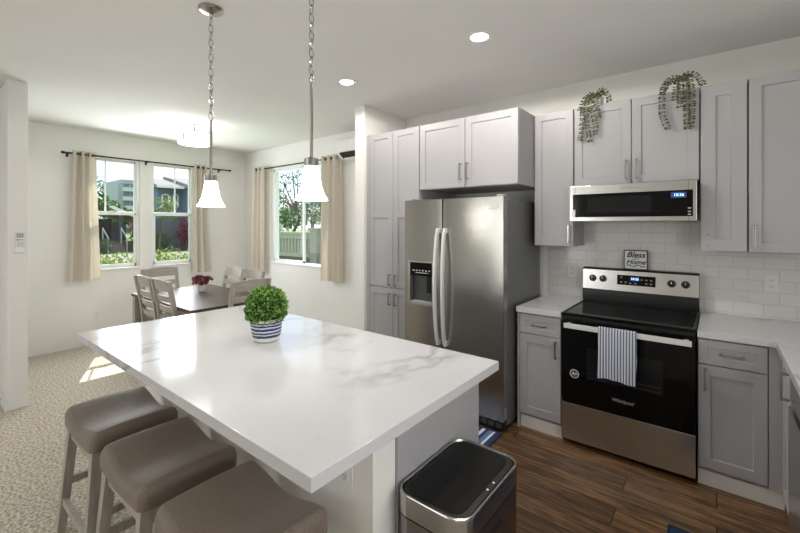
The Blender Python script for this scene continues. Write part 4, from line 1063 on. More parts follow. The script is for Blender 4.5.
def pendant(label, x, y, zrod, zbot, zsh, zend):
    p = thing('pendant_light', label, 'pendant light', (x, y, ZC), 0, 'pendant lights over the island')
    MB().lathe([(0.0, -0.0005), (0.066, -0.0005), (0.066, -0.006), (0.058, -0.016), (0.030, -0.024), (0.010, -0.028), (0.0, -0.028)], (0, 0, 0), 36, 'z', False).build('canopy', NICKEL, p)
    lp = MB().lathe([(0.009, -0.028), (0.011, -0.034), (0.006, -0.046), (0.004, -0.052)], (0, 0, 0), 12)
    lp.build('canopy_loop', NICKEL, p)
    ch = MB(); L = ZC - 0.050 - zrod; n = max(4, round(L / 0.040)); stp = L / n
    for i in range(n):
        zc_ = -0.050 - stp * (i + 0.5); pts = []
        for k in range(14):
            a = 2 * PI * k / 14; u, w = 0.0115 * math.cos(a), (stp * 0.5 + 0.0045) * math.sin(a)
            pts.append((u, 0, zc_ + w) if i % 2 == 0 else (0, u, zc_ + w))
        ch.tube(pts, 0.0026, 6, True)
    ch.build('chain', NICKEL, p)
    MB().tube([(0.004, 0.003, -0.04), (0.004, -0.003, -0.35), (0.003, 0.003, zrod - ZC)], 0.0013, 6).build('cord', GREYP, p)
    MB().tube([(0, 0, zrod - ZC + 0.002), (0, 0, zbot - ZC)], 0.0075, 14).build('rod', NICKEL, p)
    z0 = zbot - ZC
    MB().lathe([(0.010, z0 + 0.004), (0.018, z0), (0.032, z0 - 0.004), (0.034, z0 - 0.038), (0.030, z0 - 0.040), (0.0, z0 - 0.040)], (0, 0, 0), 28, 'z', False).build('socket_cap', NICKEL, p)
    a, b = zsh - ZC, zend - ZC; h = a - b
    prof = [(0.032, a), (0.034, a - h * 0.10), (0.039, a - h * 0.32), (0.046, a - h * 0.58), (0.057, a - h * 0.80), (0.074, b), (0.0715, b + 0.001), (0.054, a - h * 0.80), (0.043, a - h * 0.58), (0.035, a - h * 0.30), (0.029, a)]
    MB().lathe(prof, (0, 0, 0), 40, 'z', False).build('glass_shade', SHADE, p, False, 60)
    MB().lathe([(0.0, a - 0.015), (0.010, a - 0.015), (0.013, a - 0.03), (0.028, a - 0.065), (0.024, a - 0.09), (0.0, a - 0.102)], (0, 0, 0), 20, 'z', False).build('bulb', LENS, p)
    light('pendant_lamp', 'POINT', (x, y, zend - 0.03), 3, (1.0, 0.95, 0.88), size=0.05)
    return p
pendant('nickel chain pendant with opal bell shade, in front of the dining window', -2.202, -2.494, 2.115, 1.812, 1.770, 1.634)
pendant('nickel chain pendant with opal bell shade, in front of the side window', -1.440, -2.406, 2.175, 1.835, 1.795, 1.643)

p = thing('dining_ceiling_light', 'white drum semi-flush ceiling light over the dining table', 'ceiling light', (-4.81, -1.42, ZC))
MB().lathe([(0.0, -0.0005), (0.065, -0.0005), (0.065, -0.012), (0.058, -0.016), (0.0, -0.016)], (0, 0, 0), 32, 'z', False).build('canopy', NICKEL, p)
MB().tube([(0, 0, -0.016), (0, 0, -0.155)], 0.010, 12).build('stem', NICKEL, p)
MB().lathe([(0.172, -0.140), (0.172, -0.252), (0.169, -0.252), (0.169, -0.140)], (0, 0, 0), 48, 'z', False).build('drum_shade', DRUM, p)
MB().lathe([(0.0, -0.262), (0.110, -0.262), (0.160, -0.250), (0.168, -0.245), (0.160, -0.243), (0.110, -0.256), (0.0, -0.256)], (0, 0, 0), 48, 'z', False).build('diffuser', DRUM, p)
MB().lathe([(0.0, -0.270), (0.012, -0.270), (0.012, -0.262), (0.0, -0.262)], (0, 0, 0), 16, 'z', False).build('finial', NICKEL, p)
sp3 = MB()
for a in (20, 140, 260):
    c_, s__ = math.cos(R(a)), math.sin(R(a)); sp3.beam((0, 0, -0.150), (0.170 * c_, 0.170 * s__, -0.150), 0.008, 0.006)
sp3.build('spider', NICKEL, p)
for a in (-65, 55, 175, 235 + 60 - 180 + 180):
    c_, s__ = math.cos(R(a)), math.sin(R(a))
    MB().box((0.1722, -0.009, -0.230), (0.1765, 0.009, -0.145), 0.001, rot=Matrix.Rotation(R(a), 3, 'Z'), pivot=(0, 0, 0)).build('metal_strip', NICKEL, p)
light('dining_lamp', 'POINT', (-4.81, -1.42, ZC - 0.08), 1.8, (1.0, 0.95, 0.88), size=0.09)

# ================================================================== MINI SPLIT AND REMOTE
p = thing('air_conditioner', 'white wall-mounted air conditioner high beside the side window', 'air conditioner', (-3.31, Y2, 2.34))
MB().prism([(Y2 - 0.001, 2.60), (-0.16, 2.60), (-0.20, 2.585), (-0.205, 2.43), (-0.19, 2.405), (-0.12, 2.352), (Y2 - 0.001, 2.345)], -3.69, -2.93, 'x', 0.006).build('housing', PLATE, p, True)
MB().box((-3.68, -0.2085, 2.436), (-2.94, -0.205, 2.575), 0.0015).build('front_panel', PLATE, p, True)
MB().prism([(-0.2085, 2.424), (-0.193, 2.400), (-0.130, 2.353), (-0.119, 2.3585), (-0.185, 2.409), (-0.200, 2.424)], -3.64, -2.98, 'x').build('air_slot', BLACK, p, True)
MB().prism([(-0.146, 2.361), (-0.128, 2.347), (-0.126, 2.351), (-0.144, 2.365)], -3.62, -3.0, 'x').build('louver', PLATE, p, True)
p = thing('air_conditioner_remote', 'white remote control in a holder on the wall end at the left', 'remote control', (-4.5445, -2.958, 1.30))
MB().box((-4.5445, -2.990, 1.300), (-4.522, -2.926, 1.345), 0.003).build('holder', PLATE, p, True)
MB().box((-4.541, -2.984, 1.312), (-4.521, -2.932, 1.472), 0.004).build('case', PLATE, p, True)
MB().box((-4.5215, -2.980, 1.425), (-4.5200, -2.936, 1.464), 0.0005).build('display', LCD, p, True)
bt = MB()
for (y, z, s_) in ((-2.972, 1.408, 0.006), (-2.956, 1.408, 0.003), (-2.943, 1.408, 0.003)): bt.box((-4.5215, y - s_, z - 0.005), (-4.5195, y + s_, z + 0.005), 0.0005)
bt.build('buttons', SLOT, p, True)
MB().box((-4.5215, -2.979, 1.350), (-4.5198, -2.937, 1.395), 0.0005).build('flip_cover', M('pale_grey_plastic', (0.62, 0.62, 0.61), 0.5, var=0.02), p, True)
p = thing('door_stop', 'small chrome spring door stop on the baseboard at the far left', 'door stop', (-4.75, -3.0455, 0.06))
MB().lathe([(0.012, 0.0), (0.012, -0.006), (0.005, -0.008), (0.005, -0.060), (0.010, -0.062), (0.010, -0.075), (0.006, -0.078)], (0, 0, 0), 14, 'y').build('spring', CHROME, p)

# ================================================================== CURTAINS
def rod_x(label, x0, x1, y, z, brackets):
    p = thing('curtain_rod', label, 'curtain rod', ((x0 + x1) / 2, y, z))
    MB().tube([(x0, y, z), (x1, y, z)], 0.010, 12).build('pole', RODM, p, True)
    for x, s_ in ((x0, -1), (x1, 1)): MB().lathe([(0.010, 0), (0.015, s_ * 0.004), (0.017, s_ * 0.020), (0.013, s_ * 0.034), (0.006, s_ * 0.040)], (x, y, z), 14, 'x').build('finial', RODM, p, True)
    for x in brackets: MB().box((x - 0.008, y, z - 0.016), (x + 0.008, Y2, z - 0.0105), 0.001).box((x - 0.012, Y2 - 0.006, z - 0.04), (x + 0.012, Y2 - 0.0005, z + 0.02), 0.001).build('bracket', RODM, p, True)
def rod_y(label, y0, y1, x, z, brackets):
    p = thing('curtain_rod', label, 'curtain rod', (x, (y0 + y1) / 2, z))
    MB().tube([(x, y0, z), (x, y1, z)], 0.010, 12).build('pole', RODM, p, True)
    for y, s_ in ((y0, -1), (y1, 1)): MB().lathe([(0.010, 0), (0.015, s_ * 0.004), (0.017, s_ * 0.020), (0.013, s_ * 0.034), (0.006, s_ * 0.040)], (x, y, z), 14, 'y').build('finial', RODM, p, True)
    for y in brackets: MB().box((X3, y - 0.008, z - 0.016), (x, y + 0.008, z - 0.0105), 0.001).box((X3 + 0.0005, y - 0.012, z - 0.04), (X3 + 0.006, y + 0.012, z + 0.02), 0.001).build('bracket', RODM, p, True)
RX, RY, RZ = X3 + 0.085, Y2 - 0.085, 2.408
rod_y('long dark curtain rod over the pair of dining windows', -2.345, -0.29, RX, RZ, (-2.31, -1.45, -0.42))
rod_x('shorter dark curtain rod over the side window', -5.71, -3.90, RY, RZ, (-5.65, -3.98))
def curtain(label, axis, u0, u1, b0, b1, z0, folds, amp, flat=None, seed=0):
    rnd = random.Random(seed); c = RX if axis == 'y' else RY
    p = thing('curtain', label, 'curtain', ((c, (u0 + u1) / 2, z0) if axis == 'y' else ((u0 + u1) / 2, c, z0)), 0, 'cream grommet curtains')
    ph = rnd.uniform(0, 6)
    zt = RZ + 0.038
    def fn(u, v):
        z = zt + (z0 - zt) * v
        top, bot = u0 + (u1 - u0) * u, b0 + (b1 - b0) * u
        w = top + (bot - top) * v ** 1.3
        k = 2 * PI * folds * u
        off = amp * math.sin(k) * (1 - 0.15 * v) + 0.012 * v * math.sin(k * 0.5 + ph) + 0.006 * v * math.sin(k * 2.3 + ph)
        if flat and flat[0] <= u: off *= max(0.12, 1 - (u - flat[0]) / (flat[1] - flat[0]) * 1.2)
        w += 0.010 * v * math.sin(k * 1.0 + ph)
        return (c + off, w, z) if axis == 'y' else (w, c - off, z)
    MB().grid(fn, int(folds * 16), 26).build('panel', CURTAIN, p, True, 80)
    n = int(folds * 2)
    for i in range(n + 1):
        u = i / n; w = u0 + (u1 - u0) * u
        if not (0.02 < u < 0.98): continue
        g = MB()
        pts = []
        for k in range(16):
            a = 2 * PI * k / 16
            q = (0.021 * math.cos(a), 0.021 * math.sin(a))
            pts.append((c + q[0], w, RZ + q[1]) if axis == 'y' else (w, c + q[0], RZ + q[1]))
        g.tube(pts, 0.0035, 6, True); g.build('grommet', RODM, p, True)
curtain('cream curtain with a sunlit yellow edge left of the dining windows', 'y', -2.275, -2.035, -2.325, -1.995, 0.835, 3.0, 0.050, (0.62, 0.85), 1)
curtain('cream curtain between dining windows and room corner', 'y', -0.840, -0.650, -0.848, -0.575, 0.815, 2.5, 0.048, None, 2)
curtain('slim cream curtain left of the side window by the corner', 'x', -5.770, -5.50, -5.855, -5.50, 0.78, 2.5, 0.045, None, 3)
curtain('cream curtain right of the side window beside the air conditioner', 'x', -4.125, -3.79, -4.145, -3.765, 0.79, 3.0, 0.052, None, 4)

# ================================================================== DINING SET
TX0, TX1, TY0, TY1 = -5.185, -3.695, -1.952, -1.065
p = thing('dining_table', 'dining table with dark brown top and pale grey legs', 'table', ((TX0 + TX1) / 2, (TY0 + TY1) / 2, 0))
MB().box((TX0, TY0, 0.728), (TX1, TY1, 0.760), 0.004).build('tabletop', TABLETOP, p, True)
MB().box((TX0 + 0.07, TY0 + 0.06, 0.635), (TX1 - 0.07, TY0 + 0.085, 0.7275)).box((TX0 + 0.07, TY1 - 0.085, 0.635), (TX1 - 0.07, TY1 - 0.06, 0.7275)).box((TX0 + 0.06, TY0 + 0.08, 0.635), (TX0 + 0.085, TY1 - 0.08, 0.7275)).box((TX1 - 0.085, TY0 + 0.08, 0.635), (TX1 - 0.06, TY1 - 0.08, 0.7275)).build('apron', GREYWOODX, p, True)
for x in (TX0 + 0.045, TX1 - 0.045):
    for y in (TY0 + 0.045, TY1 - 0.045): MB().box((x - 0.035, y - 0.035, 0), (x + 0.035, y + 0.035, 0.7275), 0.004).build('leg', GREYWOOD, p, True)
def dining_chair():
    p = thing('dining_chair', 'x', 'chair', (0, 0, 0), 0, 'grey ladder-back chairs around the dining table')
    W = 0.40; yb = -0.18
    b = MB(); b.box((-0.20, -0.165, 0.432), (0.20, 0.20, 0.478), 0.012, 3); b.build('seat', SEAT, p)
    f = MB()
    f.box((-0.185, 0.165, 0.37), (0.185, 0.187, 0.431)).box((-0.185, -0.19, 0.37), (0.185, -0.170, 0.431))
    for sx in (-1, 1): f.box((sx * 0.190 - 0.010, -0.17, 0.37), (sx * 0.190 + 0.010, 0.17, 0.431))
    f.build('seat_frame', GREYWOODX, p)
    for sx in (-1, 1):
        MB().beam((sx * 0.185, 0.180, 0), (sx * 0.185, 0.180, 0.4315), 0.036, 0.036, up=(0, 1, 0), bev=0.003, w2=0.040, d2=0.040).build('leg', GREYWOOD, p)
        l = MB(); pts = [(sx * 0.188, yb - 0.03, 0.0), (sx * 0.188, yb, 0.45), (sx * 0.188, yb - 0.028, 0.70), (sx * 0.188, yb - 0.085, 1.0)]
        for a, c in zip(pts, pts[1:]): l.beam(a, c, 0.030, 0.040, up=(0, 1, 0))
        l.build('leg', GREYWOOD, p)
    def yat(z): return yb + (-0.028 * (z - .45) / .25 if z < 0.70 else -0.028 - 0.057 * (z - 0.70) / 0.30)
    for z0, z1 in ((0.900, 0.998), (0.795, 0.850), (0.695, 0.748), (0.590, 0.645)):
        def fn(u, v, z0=z0, z1=z1):
            z = z0 + (z1 - z0) * v; x = -0.178 + 0.356 * u
            return (x, yat(z) - 0.022 * (1 - (2 * u - 1) ** 2), z + (0.010 * (1 - (2 * u - 1) ** 2) if z0 == 0.900 and v > 0.9 else 0))
        g = MB().grid(fn, 12, 3); bmesh.ops.solidify(g.bm, geom=list(g.bm.faces), thickness=0.018)
        g.build('slat', GREYWOODX, p)
    return p
ch0 = dining_chair()
for i, (x, y, rz, lab) in enumerate((
        (-4.640, -1.755, 0, 'ladder-back dining chair on the island side of the table, left of the two'),
        (-4.180, -1.755, 0, 'ladder-back dining chair on the island side of the table, near the front corner'),
        (-5.080, -1.60, R(-90), 'ladder-back dining chair at the table end under the window'),
        (-3.755, -1.475, R(90), 'ladder-back dining chair at the table end nearest the pantry, behind the round plant'),
        (-4.665, -1.262, R(180), 'ladder-back dining chair on the far side of the table, behind the flowers'),
        (-4.235, -1.262, R(180), 'ladder-back dining chair on the far side of the table, nearest the side window'))):
    c = ch0 if i == 0 else copy_tree(ch0)
    c.location = (x, y, 0); c.rotation_euler = (0, 0, rz); c['label'] = lab
p = thing('flower_vase', 'small white vase of dusty red flowers on the dining table', 'flowers', (-4.665, -1.405, 0.7603))
MB().lathe([(0.0, 0.0), (0.028, 0.0), (0.038, 0.012), (0.045, 0.040), (0.042, 0.075), (0.039, 0.075), (0.041, 0.040), (0.0, 0.02)], (0, 0, 0), 28, 'z', False).build('vase', CERAMIC, p)
rnd = random.Random(11)
fs = MB(); stm = MB()
for k in range(15):
    a = rnd.uniform(0, 2 * PI); r = rnd.uniform(0.02, 0.105) if k else 0
    c = Vector((r * math.cos(a), r * math.sin(a), 0.115 + rnd.uniform(-.01, .075) - r * 0.30))
    stm.tube([(0, 0, 0.03), c * 0.6 + Vector((0, 0, 0.04)), c], 0.0022, 5)
    for j in range(26):
        z = rnd.uniform(-.3, 1); b_a = rnd.uniform(0, 2 * PI); rr = math.sqrt(max(0, 1 - z * z)); d = Vector((rr * math.cos(b_a), rr * math.sin(b_a), z))
        fs.leafquad(c + d * 0.010, (d + Vector((0, 0, .3))).normalized(), d.orthogonal().normalized() + d, 0.036, 0.036)
stm.build('stems', VINESTEM, p)
fs.build('blooms', FLOWER, p, False, None)

# ================================================================== OUTSIDE
LAWNM = M('lawn_grass', (0.13, 0.24, 0.045), 0.9, var=0.35, scale=3)
PATHM = M('pale_concrete', (0.38, 0.31, 0.24), 0.9, var=0.06, scale=3)
o = MB().box((-140, -70, -0.5), (X3 - 0.17, 90, -0.20)).box((X3 - 0.17, Y2 + 0.17, -0.5), (60, 90, -0.20)).build('ground_lawn', LAWNM); tag(o, 'green lawn outside the windows', None, None, 'structure')
o = MB().box((-27.5, -30, -0.20), (-21.0, 60, -0.17)).build('path_outside', PATHM); tag(o, 'pale walkway across the lawn', None, None, 'structure')

G1 = leaf_mat('bright_hedge_leaf', (0.10, 0.24, 0.02), (0.36, 0.52, 0.08), 0.3)
G2 = leaf_mat('dark_shrub_leaf', (0.025, 0.075, 0.02), (0.11, 0.22, 0.06), 0.25)
G3 = leaf_mat('olive_tree_leaf', (0.07, 0.13, 0.02), (0.28, 0.36, 0.08), 0.3)
G4 = leaf_mat('red_ti_leaf', (0.12, 0.015, 0.03), (0.36, 0.05, 0.08), 0.25)
G5 = leaf_mat('red_bloom', (0.45, 0.03, 0.03), (0.75, 0.10, 0.08), 0.2)
BARK = M('grey_brown_bark', (0.14, 0.10, 0.075), 0.9, var=0.3, scale=8)
def leaf_cloud(mb, c, rad, n, L, rnd, ratio=0.5, solid=0.55):
    c = Vector(c)
    for i in range(n):
        z = rnd.uniform(-1, 1); a = rnd.uniform(0, 2 * PI); r = math.sqrt(1 - z * z); d = Vector((r * math.cos(a), r * math.sin(a), z))
        k = rnd.uniform(solid, 1.0) ** 0.7
        q = c + Vector((d.x * rad[0], d.y * rad[1], d.z * rad[2])) * k
        out = (d + Vector((rnd.gauss(0, .7), rnd.gauss(0, .7), rnd.gauss(0, .7)))).normalized()
        nr = Vector((rnd.gauss(0, .6), rnd.gauss(0, .6), 1)).normalized()
        s_ = L * rnd.uniform(0.7, 1.2)
        mb.leafquad(q, out, nr, s_, s_ * ratio)
def shrub(label, x, y, h, r, mat, L, n, seed, name='shrub', group='garden shrubs outside', ratio=0.5):
    rnd = random.Random(seed)
    p = thing(name, label, 'shrub', (x, y, -0.20), 0, group)
    f = MB()
    for k in range(5):
        leaf_cloud(f, (rnd.uniform(-.45, .45) * r, rnd.uniform(-.45, .45) * r, h * rnd.uniform(0.42, 0.66)), (r * 0.7, r * 0.7, h * 0.40), n // 5, L, rnd, ratio, 0.35)
    f.build('foliage', mat, p, False, None)
    s_ = MB()
    for k in range(5): s_.tube([(rnd.uniform(-.1, .1), rnd.uniform(-.1, .1), 0), (rnd.uniform(-.4, .4) * r, rnd.uniform(-.4, .4) * r, h * 0.6)], [0.03, 0.012], 6)
    s_.build('stems', BARK, p)
    return p
def tree(label, x, y, trunk, crowns, mat, L, seed, r0=0.09, ratio=0.5, branches=True):
    rnd = random.Random(seed)
    p = thing('tree', label, 'tree', (x, y, -0.20), 0, 'trees outside')
    t = MB(); pts = bez([(0, 0, 0)] + trunk, 5); t.tube(pts, [r0 * (1 - 0.55 * i / (len(pts) - 1)) for i in range(len(pts))], 8)
    end = Vector(trunk[-1])
    for c, rad, n in crowns:
        mid = end.lerp(Vector(c), 0.5) + Vector((rnd.uniform(-.2, .2), rnd.uniform(-.2, .2), -0.1))
        t.tube([end, mid, Vector(c) + Vector((0, 0, rad[2] * 0.3))], [r0 * 0.42, r0 * 0.3, r0 * 0.1], 6)
    t.build('trunk', BARK, p)
    f = MB()
    for c, rad, n in crowns: leaf_cloud(f, c, rad, n, L, rnd, ratio, 0.25)
    f.build('crown', mat, p, False, None)
    return p
# front hedge under the dining windows
p = thing('hedge', 'bright green leafy hedge just outside the dining windows', 'hedge', (-8.4, -0.9, -0.20))
rnd = random.Random(21); f = MB()
for k in range(26): leaf_cloud(f, (rnd.uniform(-.35, .35), -1.7 + 3.6 * k / 25, 0.78 + rnd.uniform(-.05, .1)), (0.5, 0.32, 0.42), 330, 0.062, rnd, 0.6, 0.35)
f.build('foliage', G1, p, False, None)
s_ = MB()
for k in range(14): s_.tube([(rnd.uniform(-.2, .2), -1.7 + 3.6 * k / 13, 0), (rnd.uniform(-.3, .3), -1.7 + 3.6 * k / 13 + rnd.uniform(-.1, .1), 0.7)], [0.02, 0.008], 5)
s_.build('stems', BARK, p)
# garden beyond the walkway
shrub('wide dark green shrub beside the walkway under the blue house', -28.6, 6.95, 1.25, 0.7, G2, 0.16, 700, 31)
shrub('low grey-green shrub below the red-leaved plant', -27.9, 9.75, 1.0, 0.7, leaf_mat('grey_green_leaf', (0.07, 0.12, 0.06), (0.22, 0.32, 0.17), 0.2), 0.16, 700, 32)
shrub('tall red-leaved plant in front of the blue house', -28.4, 8.35, 2.1, 0.55, G4, 0.30, 420, 33, 'red_shrub', ratio=0.28)
shrub('red-leaved plant right of the porch steps', -29.7, 6.15, 2.3, 0.45, G4, 0.28, 300, 34, 'red_shrub', ratio=0.28)
shrub('small round green shrub left of the porch steps', -29.0, 4.05, 0.9, 0.5, G2, 0.14, 350, 35)
shrub('small round green shrub right of the porch steps', -28.9, 5.6, 0.7, 0.3, G2, 0.14, 300, 36)
tree('slender young tree with sparse yellow-green leaves, seen through the right dining window', -20.0, 3.75, [(0.05, 0.02, 0.8), (-0.06, 0.10, 1.6), (0.0, 0.15, 2.2)], [((0.1, -0.35, 2.55), (0.35, 0.35, 0.25), 110), ((0, 0.35, 2.75), (0.4, 0.4, 0.25), 120), ((0, 0.1, 2.2), (0.5, 0.55, 0.2), 90), ((0, 0.5, 2.25), (0.3, 0.35, 0.25), 80)], G3, 0.17, 41, 0.07)
tree('tall leafy tree at the left edge of the left dining window', -19.0, 1.05, [(0, 0, 1.2), (0.05, 0.05, 2.2)], [((0, 0, 3.0), (0.35, 0.42, 0.7), 260), ((0.1, 0.3, 2.5), (0.3, 0.25, 0.35), 120), ((0, -0.2, 2.0), (0.4, 0.4, 0.4), 140)], G2, 0.22, 42, 0.09, 0.35)
tree('distant green tree below the apartment building', -60, 12.9, [(0, 0, 2), (0, 0, 3)], [((0, 0, 3.6), (1.6, 1.6, 1.0), 350), ((0, 1.6, 2.8), (1.5, 1.5, 0.9), 300)], G2, 0.6, 43, 0.2)

# porch with steps
DKWALL = M('dark_grey_siding', (0.13, 0.125, 0.12), 0.8, var=0.08, scale=4, stretch=(1, 1, 6))
ROOFM = M('grey_shingle_roof', (0.20, 0.19, 0.18), 0.9, var=0.2, scale=12)
TRIMM = M('cream_house_trim', (0.70, 0.68, 0.62), 0.7, var=0.03)
p = thing('porch_house', 'dark low entry porch with a sloping roof, seen through the left dining window', 'building', (-33, 4.2, -0.2))
MB().box((-36, 2.2, -0.2), (-32.4, 6.2, 1.75)).build('wall', DKWALL, p, True)
MB().prism([(1.4, 2.05), (4.0, 3.05), (7.0, 1.75), (7.0, 1.92), (4.0, 3.27), (1.4, 2.27)], -36.4, -30.9, 'x').build('roof', ROOFM, p, True)
MB().prism([(1.4, 1.98), (4.0, 3.02), (7.0, 1.70), (7.0, 1.90), (4.0, 3.24), (1.4, 2.20)], -30.9, -30.82, 'x').build('fascia', TRIMM, p, True)
for y in (2.6, 4.05, 5.55): MB().box((-31.4, y - 0.1, 0.45), (-31.2, y + 0.1, 2.2)).build('post', TRIMM if y > 9 else DKWALL, p, True)
MB().box((-32.4, 2.2, -0.2), (-30.9, 6.2, 0.45)).build('porch_deck', M('worn_brown_deck', (0.20, 0.15, 0.12), 0.9, var=0.15), p, True)
MB().box((-32.38, 4.5, 0.46), (-32.30, 5.3, 1.95)).build('front_door', M('dark_brown_door', (0.05, 0.035, 0.03), 0.6, var=0.1), p, True)
STEPM = M('brown_step_concrete', (0.30, 0.23, 0.19), 0.9, var=0.1)
p = thing('porch_steps', 'brown porch steps with two pale handrails', 'stairs', (-30.2, 4.9, -0.2))
for k in range(4): MB().box((-30.88 + 0.0, 4.4, -0.2), (-30.6 + 0.28 * (3 - k), 5.45, -0.08 + 0.13 * k)).build('step', STEPM, p, True)
for y in (4.42, 5.43): MB().beam((-30.75, y, 1.35), (-29.65, y, 0.72), 0.05, 0.06).beam((-29.65, y, -0.2), (-29.65, y, 0.72), 0.05, 0.05).beam((-30.75, y, 0.3), (-30.75, y, 1.35), 0.05, 0.05).build('handrail', TRIMM, p, True)

# blue house
BLUE = M('slate_blue_siding', (0.13, 0.17, 0.225), 0.8, var=0.08, scale=3, stretch=(1, 1, 10))
WINM = M('house_window_glass', (0.12, 0.15, 0.18), 0.1, var=0.1)
p = thing('blue_house', 'two-storey slate blue house with white trimmed windows and a downspout', 'building', (-32, 10, -0.2))
MB().box((-33.4, 7.55, -0.2), (-30.6, 9.15, 4.15)).box((-33.4, 9.15, -0.2), (-29.4, 14.5, 4.15)).build('wall', BLUE, p, True)
MB().prism([(-33.6, 4.16), (-29.9, 4.16), (-29.9, 4.30), (-33.2, 5.05), (-33.6, 5.05)], 7.25, 9.0, 'y').prism([(-33.6, 4.16), (-28.8, 4.16), (-28.8, 4.30), (-33.2, 5.25), (-33.6, 5.25)], 9.0, 15.0, 'y').build('roof', ROOFM, p, True)
MB().box((-29.9, 7.25, 4.12), (-29.78, 9.0, 4.30)).box((-28.8, 9.0, 4.12), (-28.68, 15.0, 4.30)).build('gutter', TRIMM, p, True)
def house_window(x, y0, y1, z0, z1, parent, bars=1):
    f = MB(); t = 0.09
    f.box((x - 0.02, y0, z0), (x + 0.06, y0 + t, z1)).box((x - 0.02, y1 - t, z0), (x + 0.06, y1, z1)).box((x - 0.02, y0, z0), (x + 0.06, y1, z0 + t)).box((x - 0.02, y0, z1 - t), (x + 0.06, y1, z1))
    for k in range(bars): f.box((x - 0.02, y0, (z0 + z1) / 2 - 0.03), (x + 0.05, y1, (z0 + z1) / 2 + 0.03))
    w = f.build('window', TRIMM, parent, True)
    MB().box((x + 0.002, y0 + t, z0 + t), (x + 0.02, y1 - t, z1 - t)).build('pane', WINM, w, True)
house_window(-30.6, 7.80, 8.30, 2.65, 3.75, p); house_window(-30.6, 8.55, 8.92, 2.75, 3.75, p); house_window(-29.4, 9.5, 11.0, 2.7, 4.0, p)
house_window(-29.4, 11.6, 13.0, 2.7, 4.0, p); house_window(-30.6, 7.7, 8.6, 0.5, 1.7, p)
MB().tube([(-28.9, 9.08, 4.12), (-29.1, 9.02, 3.9), (-29.3, 9.08, 3.6), (-29.3, 9.08, 0.0)], 0.05, 8).build('downspout', TRIMM, p, True)
MB().box((-30.55, 7.6, -0.2), (-30.0, 9.1, 1.9)).build('bay_wall', M('grey_garage_siding', (0.16, 0.16, 0.165), 0.8, var=0.08, scale=3), p, True)

# apartment tower
APT = M('grey_apartment_render', (0.34, 0.34, 0.34), 0.85, var=0.05, scale=0.5)
p = thing('apartment_building', 'grey multi-storey apartment building far behind the porch', 'building', (-105, 29, -0.2))
MB().box((-112, 25.4, -0.2), (-101.2, 37, 10.6)).build('wall', APT, p, True)
MB().box((-113, 26.0, 10.6), (-101.0, 38, 11.5)).build('roof', APT, p, True)
for k in range(5):
    z = 1.0 + k * 2.0
    MB().box((-101.2, 26.2, z - 0.1), (-99.8, 36.5, z + 0.75)).build('balcony', M('pale_balcony_%d' % k, (0.48, 0.48, 0.47), 0.85, var=0.04), p, True)
    for j in range(3): MB().box((-101.25, 26.5 + j * 1.4, z + 0.76), (-101.15, 27.5 + j * 1.4, z + 1.85)).build('window', WINM, p, True)

# balustrade outside the side window
BAL = M('beige_balustrade_paint', (0.38, 0.345, 0.285), 0.85, var=0.06, scale=4)
p = thing('balustrade', 'beige balustrade with turned-looking square balusters outside the side window', 'railing', (-13, 6, -0.2))
p['label'] = 'beige balustrade of square balusters outside the side window'
MB().box((-17.5, 5.92, 1.16), (-11.75, 6.10, 1.27), 0.02).box((-17.5, 5.95, 1.00), (-11.75, 6.07, 1.16)).build('top_rail', BAL, p, True)
MB().box((-17.5, 5.90, 0.30), (-11.75, 6.12, 0.46), 0.02).build('bottom_rail', BAL, p, True)
MB().box((-17.5, 5.94, -0.2), (-11.75, 6.08, 0.30)).build('curb', M('shaded_beige_curb', (0.13, 0.12, 0.095), 0.9, var=0.1), p, True)  # beige darkened, the shadow along the base is put into the colour
for k in range(28):
    x = -17.35 + k * 0.205
    MB().box((x - 0.055, 5.96, 0.46), (x + 0.055, 6.06, 1.00), 0.01).build('baluster', BAL, p, True)
MB().box((-11.75, 5.80, -0.2), (-11.35, 6.20, 1.35), 0.02).box((-11.80, 5.75, 1.35), (-11.30, 6.25, 1.43), 0.02).build('pillar', BAL, p, True)
MB().box((-11.35, 5.9, -0.2), (-8.5, 6.1, 1.27)).build('solid_panel', BAL, p, True)
shrub('dense green shrub behind the balustrade, at its left', -17.9, 8.4, 1.75, 1.3, G3, 0.16, 700, 51)
shrub('bright green shrub behind the middle of the balustrade', -15.4, 8.0, 1.3, 0.9, G3, 0.16, 700, 52)
shrub('small red flowering plant peeping over the balustrade', -15.3, 6.75, 1.75, 0.35, G5, 0.10, 260, 53, 'red_flowers')
shrub('dark green shrub behind the balustrade, beside the pillar', -13.4, 8.2, 1.9, 1.1, G2, 0.16, 600, 54)
tree('bare-branched tree with leaf tufts, in the middle of the side window', -19.2, 10.5, [(0.05, 0, 1.2), (0.5, 0.1, 2.1), (0.2, 0.1, 2.6)], [((-1.1, 0.1, 4.4), (0.45, 0.4, 0.35), 80), ((-0.3, 0.2, 4.9), (0.5, 0.4, 0.4), 90), ((0.5, 0, 4.3), (0.45, 0.4, 0.4), 80), ((-0.7, -0.1, 3.6), (0.5, 0.4, 0.3), 80), ((1.2, 0, 3.7), (0.5, 0.4, 0.35), 80), ((-1.6, 0, 3.8), (0.4, 0.4, 0.3), 60)], G2, 0.24, 61, 0.12, 0.32)
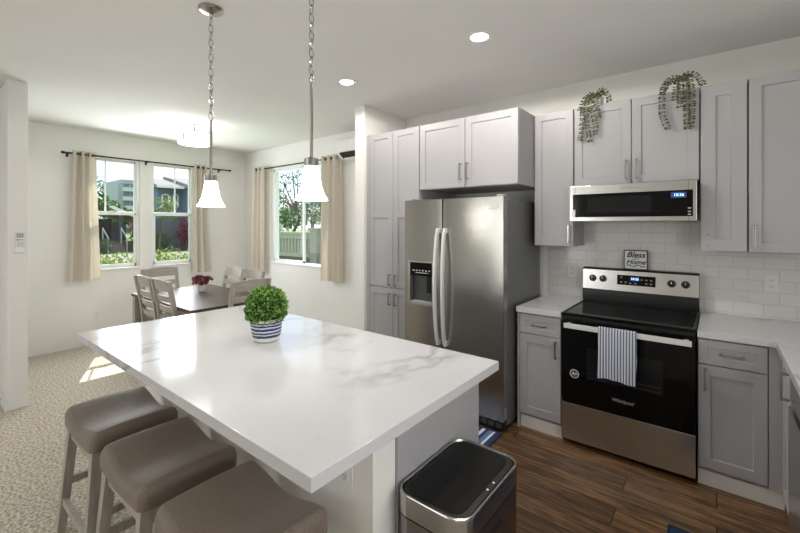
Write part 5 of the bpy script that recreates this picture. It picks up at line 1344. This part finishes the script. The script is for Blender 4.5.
tree('yellow-green bushy tree behind the pillar of the balustrade', -15.6, 10.5, [(0, 0, 1.4), (0.1, 0, 2.2)], [((0.3, 0, 3.0), (1.1, 0.9, 0.8), 420), ((-0.6, 0, 2.3), (0.9, 0.8, 0.6), 300), ((1.2, 0, 2.2), (0.8, 0.7, 0.7), 300)], G3, 0.24, 62, 0.10, 0.4)
tree('dark round tree at the left of the side window', -27.5, 15.2, [(0, 0, 1.5), (0, 0, 2.4)], [((0, 0, 3.0), (1.8, 1.4, 1.1), 420), ((1.9, 0, 2.2), (1.3, 1.2, 0.8), 300)], G2, 0.34, 63, 0.16)
tree('dark tree far behind the pavilion', -44.0, 32.0, [(0, 0, 2.4), (0, 0, 3.2)], [((0, 0, 3.8), (3.6, 2, 1.6), 520), ((5.5, 0, 3.2), (3.6, 2, 1.4), 420), ((-5.5, 0, 3.0), (3.2, 2, 1.3), 420)], G2, 0.7, 64, 0.3)
p = thing('garden_pavilion', 'small pavilion with a grey hipped roof seen through the side window', 'pavilion', (-32.0, 19.0, -0.2))
MB().poly([(-33.6, 17.4, 2.0), (-30.4, 17.4, 2.0), (-30.4, 20.6, 2.0), (-33.6, 20.6, 2.0), (-32.2, 18.8, 3.2), (-31.8, 18.8, 3.2), (-31.8, 19.2, 3.2), (-32.2, 19.2, 3.2)], [(3, 2, 1, 0), (0, 1, 5, 4), (1, 2, 6, 5), (2, 3, 7, 6), (3, 0, 4, 7), (4, 5, 6, 7)]).build('roof', ROOFM, p, True)
for x in (-33.2, -30.8):
    for y in (17.8, 20.2): MB().box((x - 0.12, y - 0.12, -0.2), (x + 0.12, y + 0.12, 2.0)).build('post', TRIMM, p, True)
p = thing('neighbour_house', 'grey house with a dark eave at the right of the side window', 'building', (-14.4, 13.0, -0.2))
MB().box((-18.6, 12.2, -0.2), (-8.0, 18.0, 3.6)).build('wall', M('taupe_siding', (0.16, 0.15, 0.145), 0.85, var=0.08, scale=3, stretch=(1, 1, 8)), p, True)
MB().prism([(11.5, 3.55), (18.7, 3.55), (18.7, 3.75), (15.1, 5.4), (11.5, 3.75)], -19.2, -7.4, 'x').build('roof', ROOFM, p, True)
MB().box((-19.2, 11.42, 3.5), (-7.4, 11.5, 3.78)).build('fascia', TRIMM, p, True)
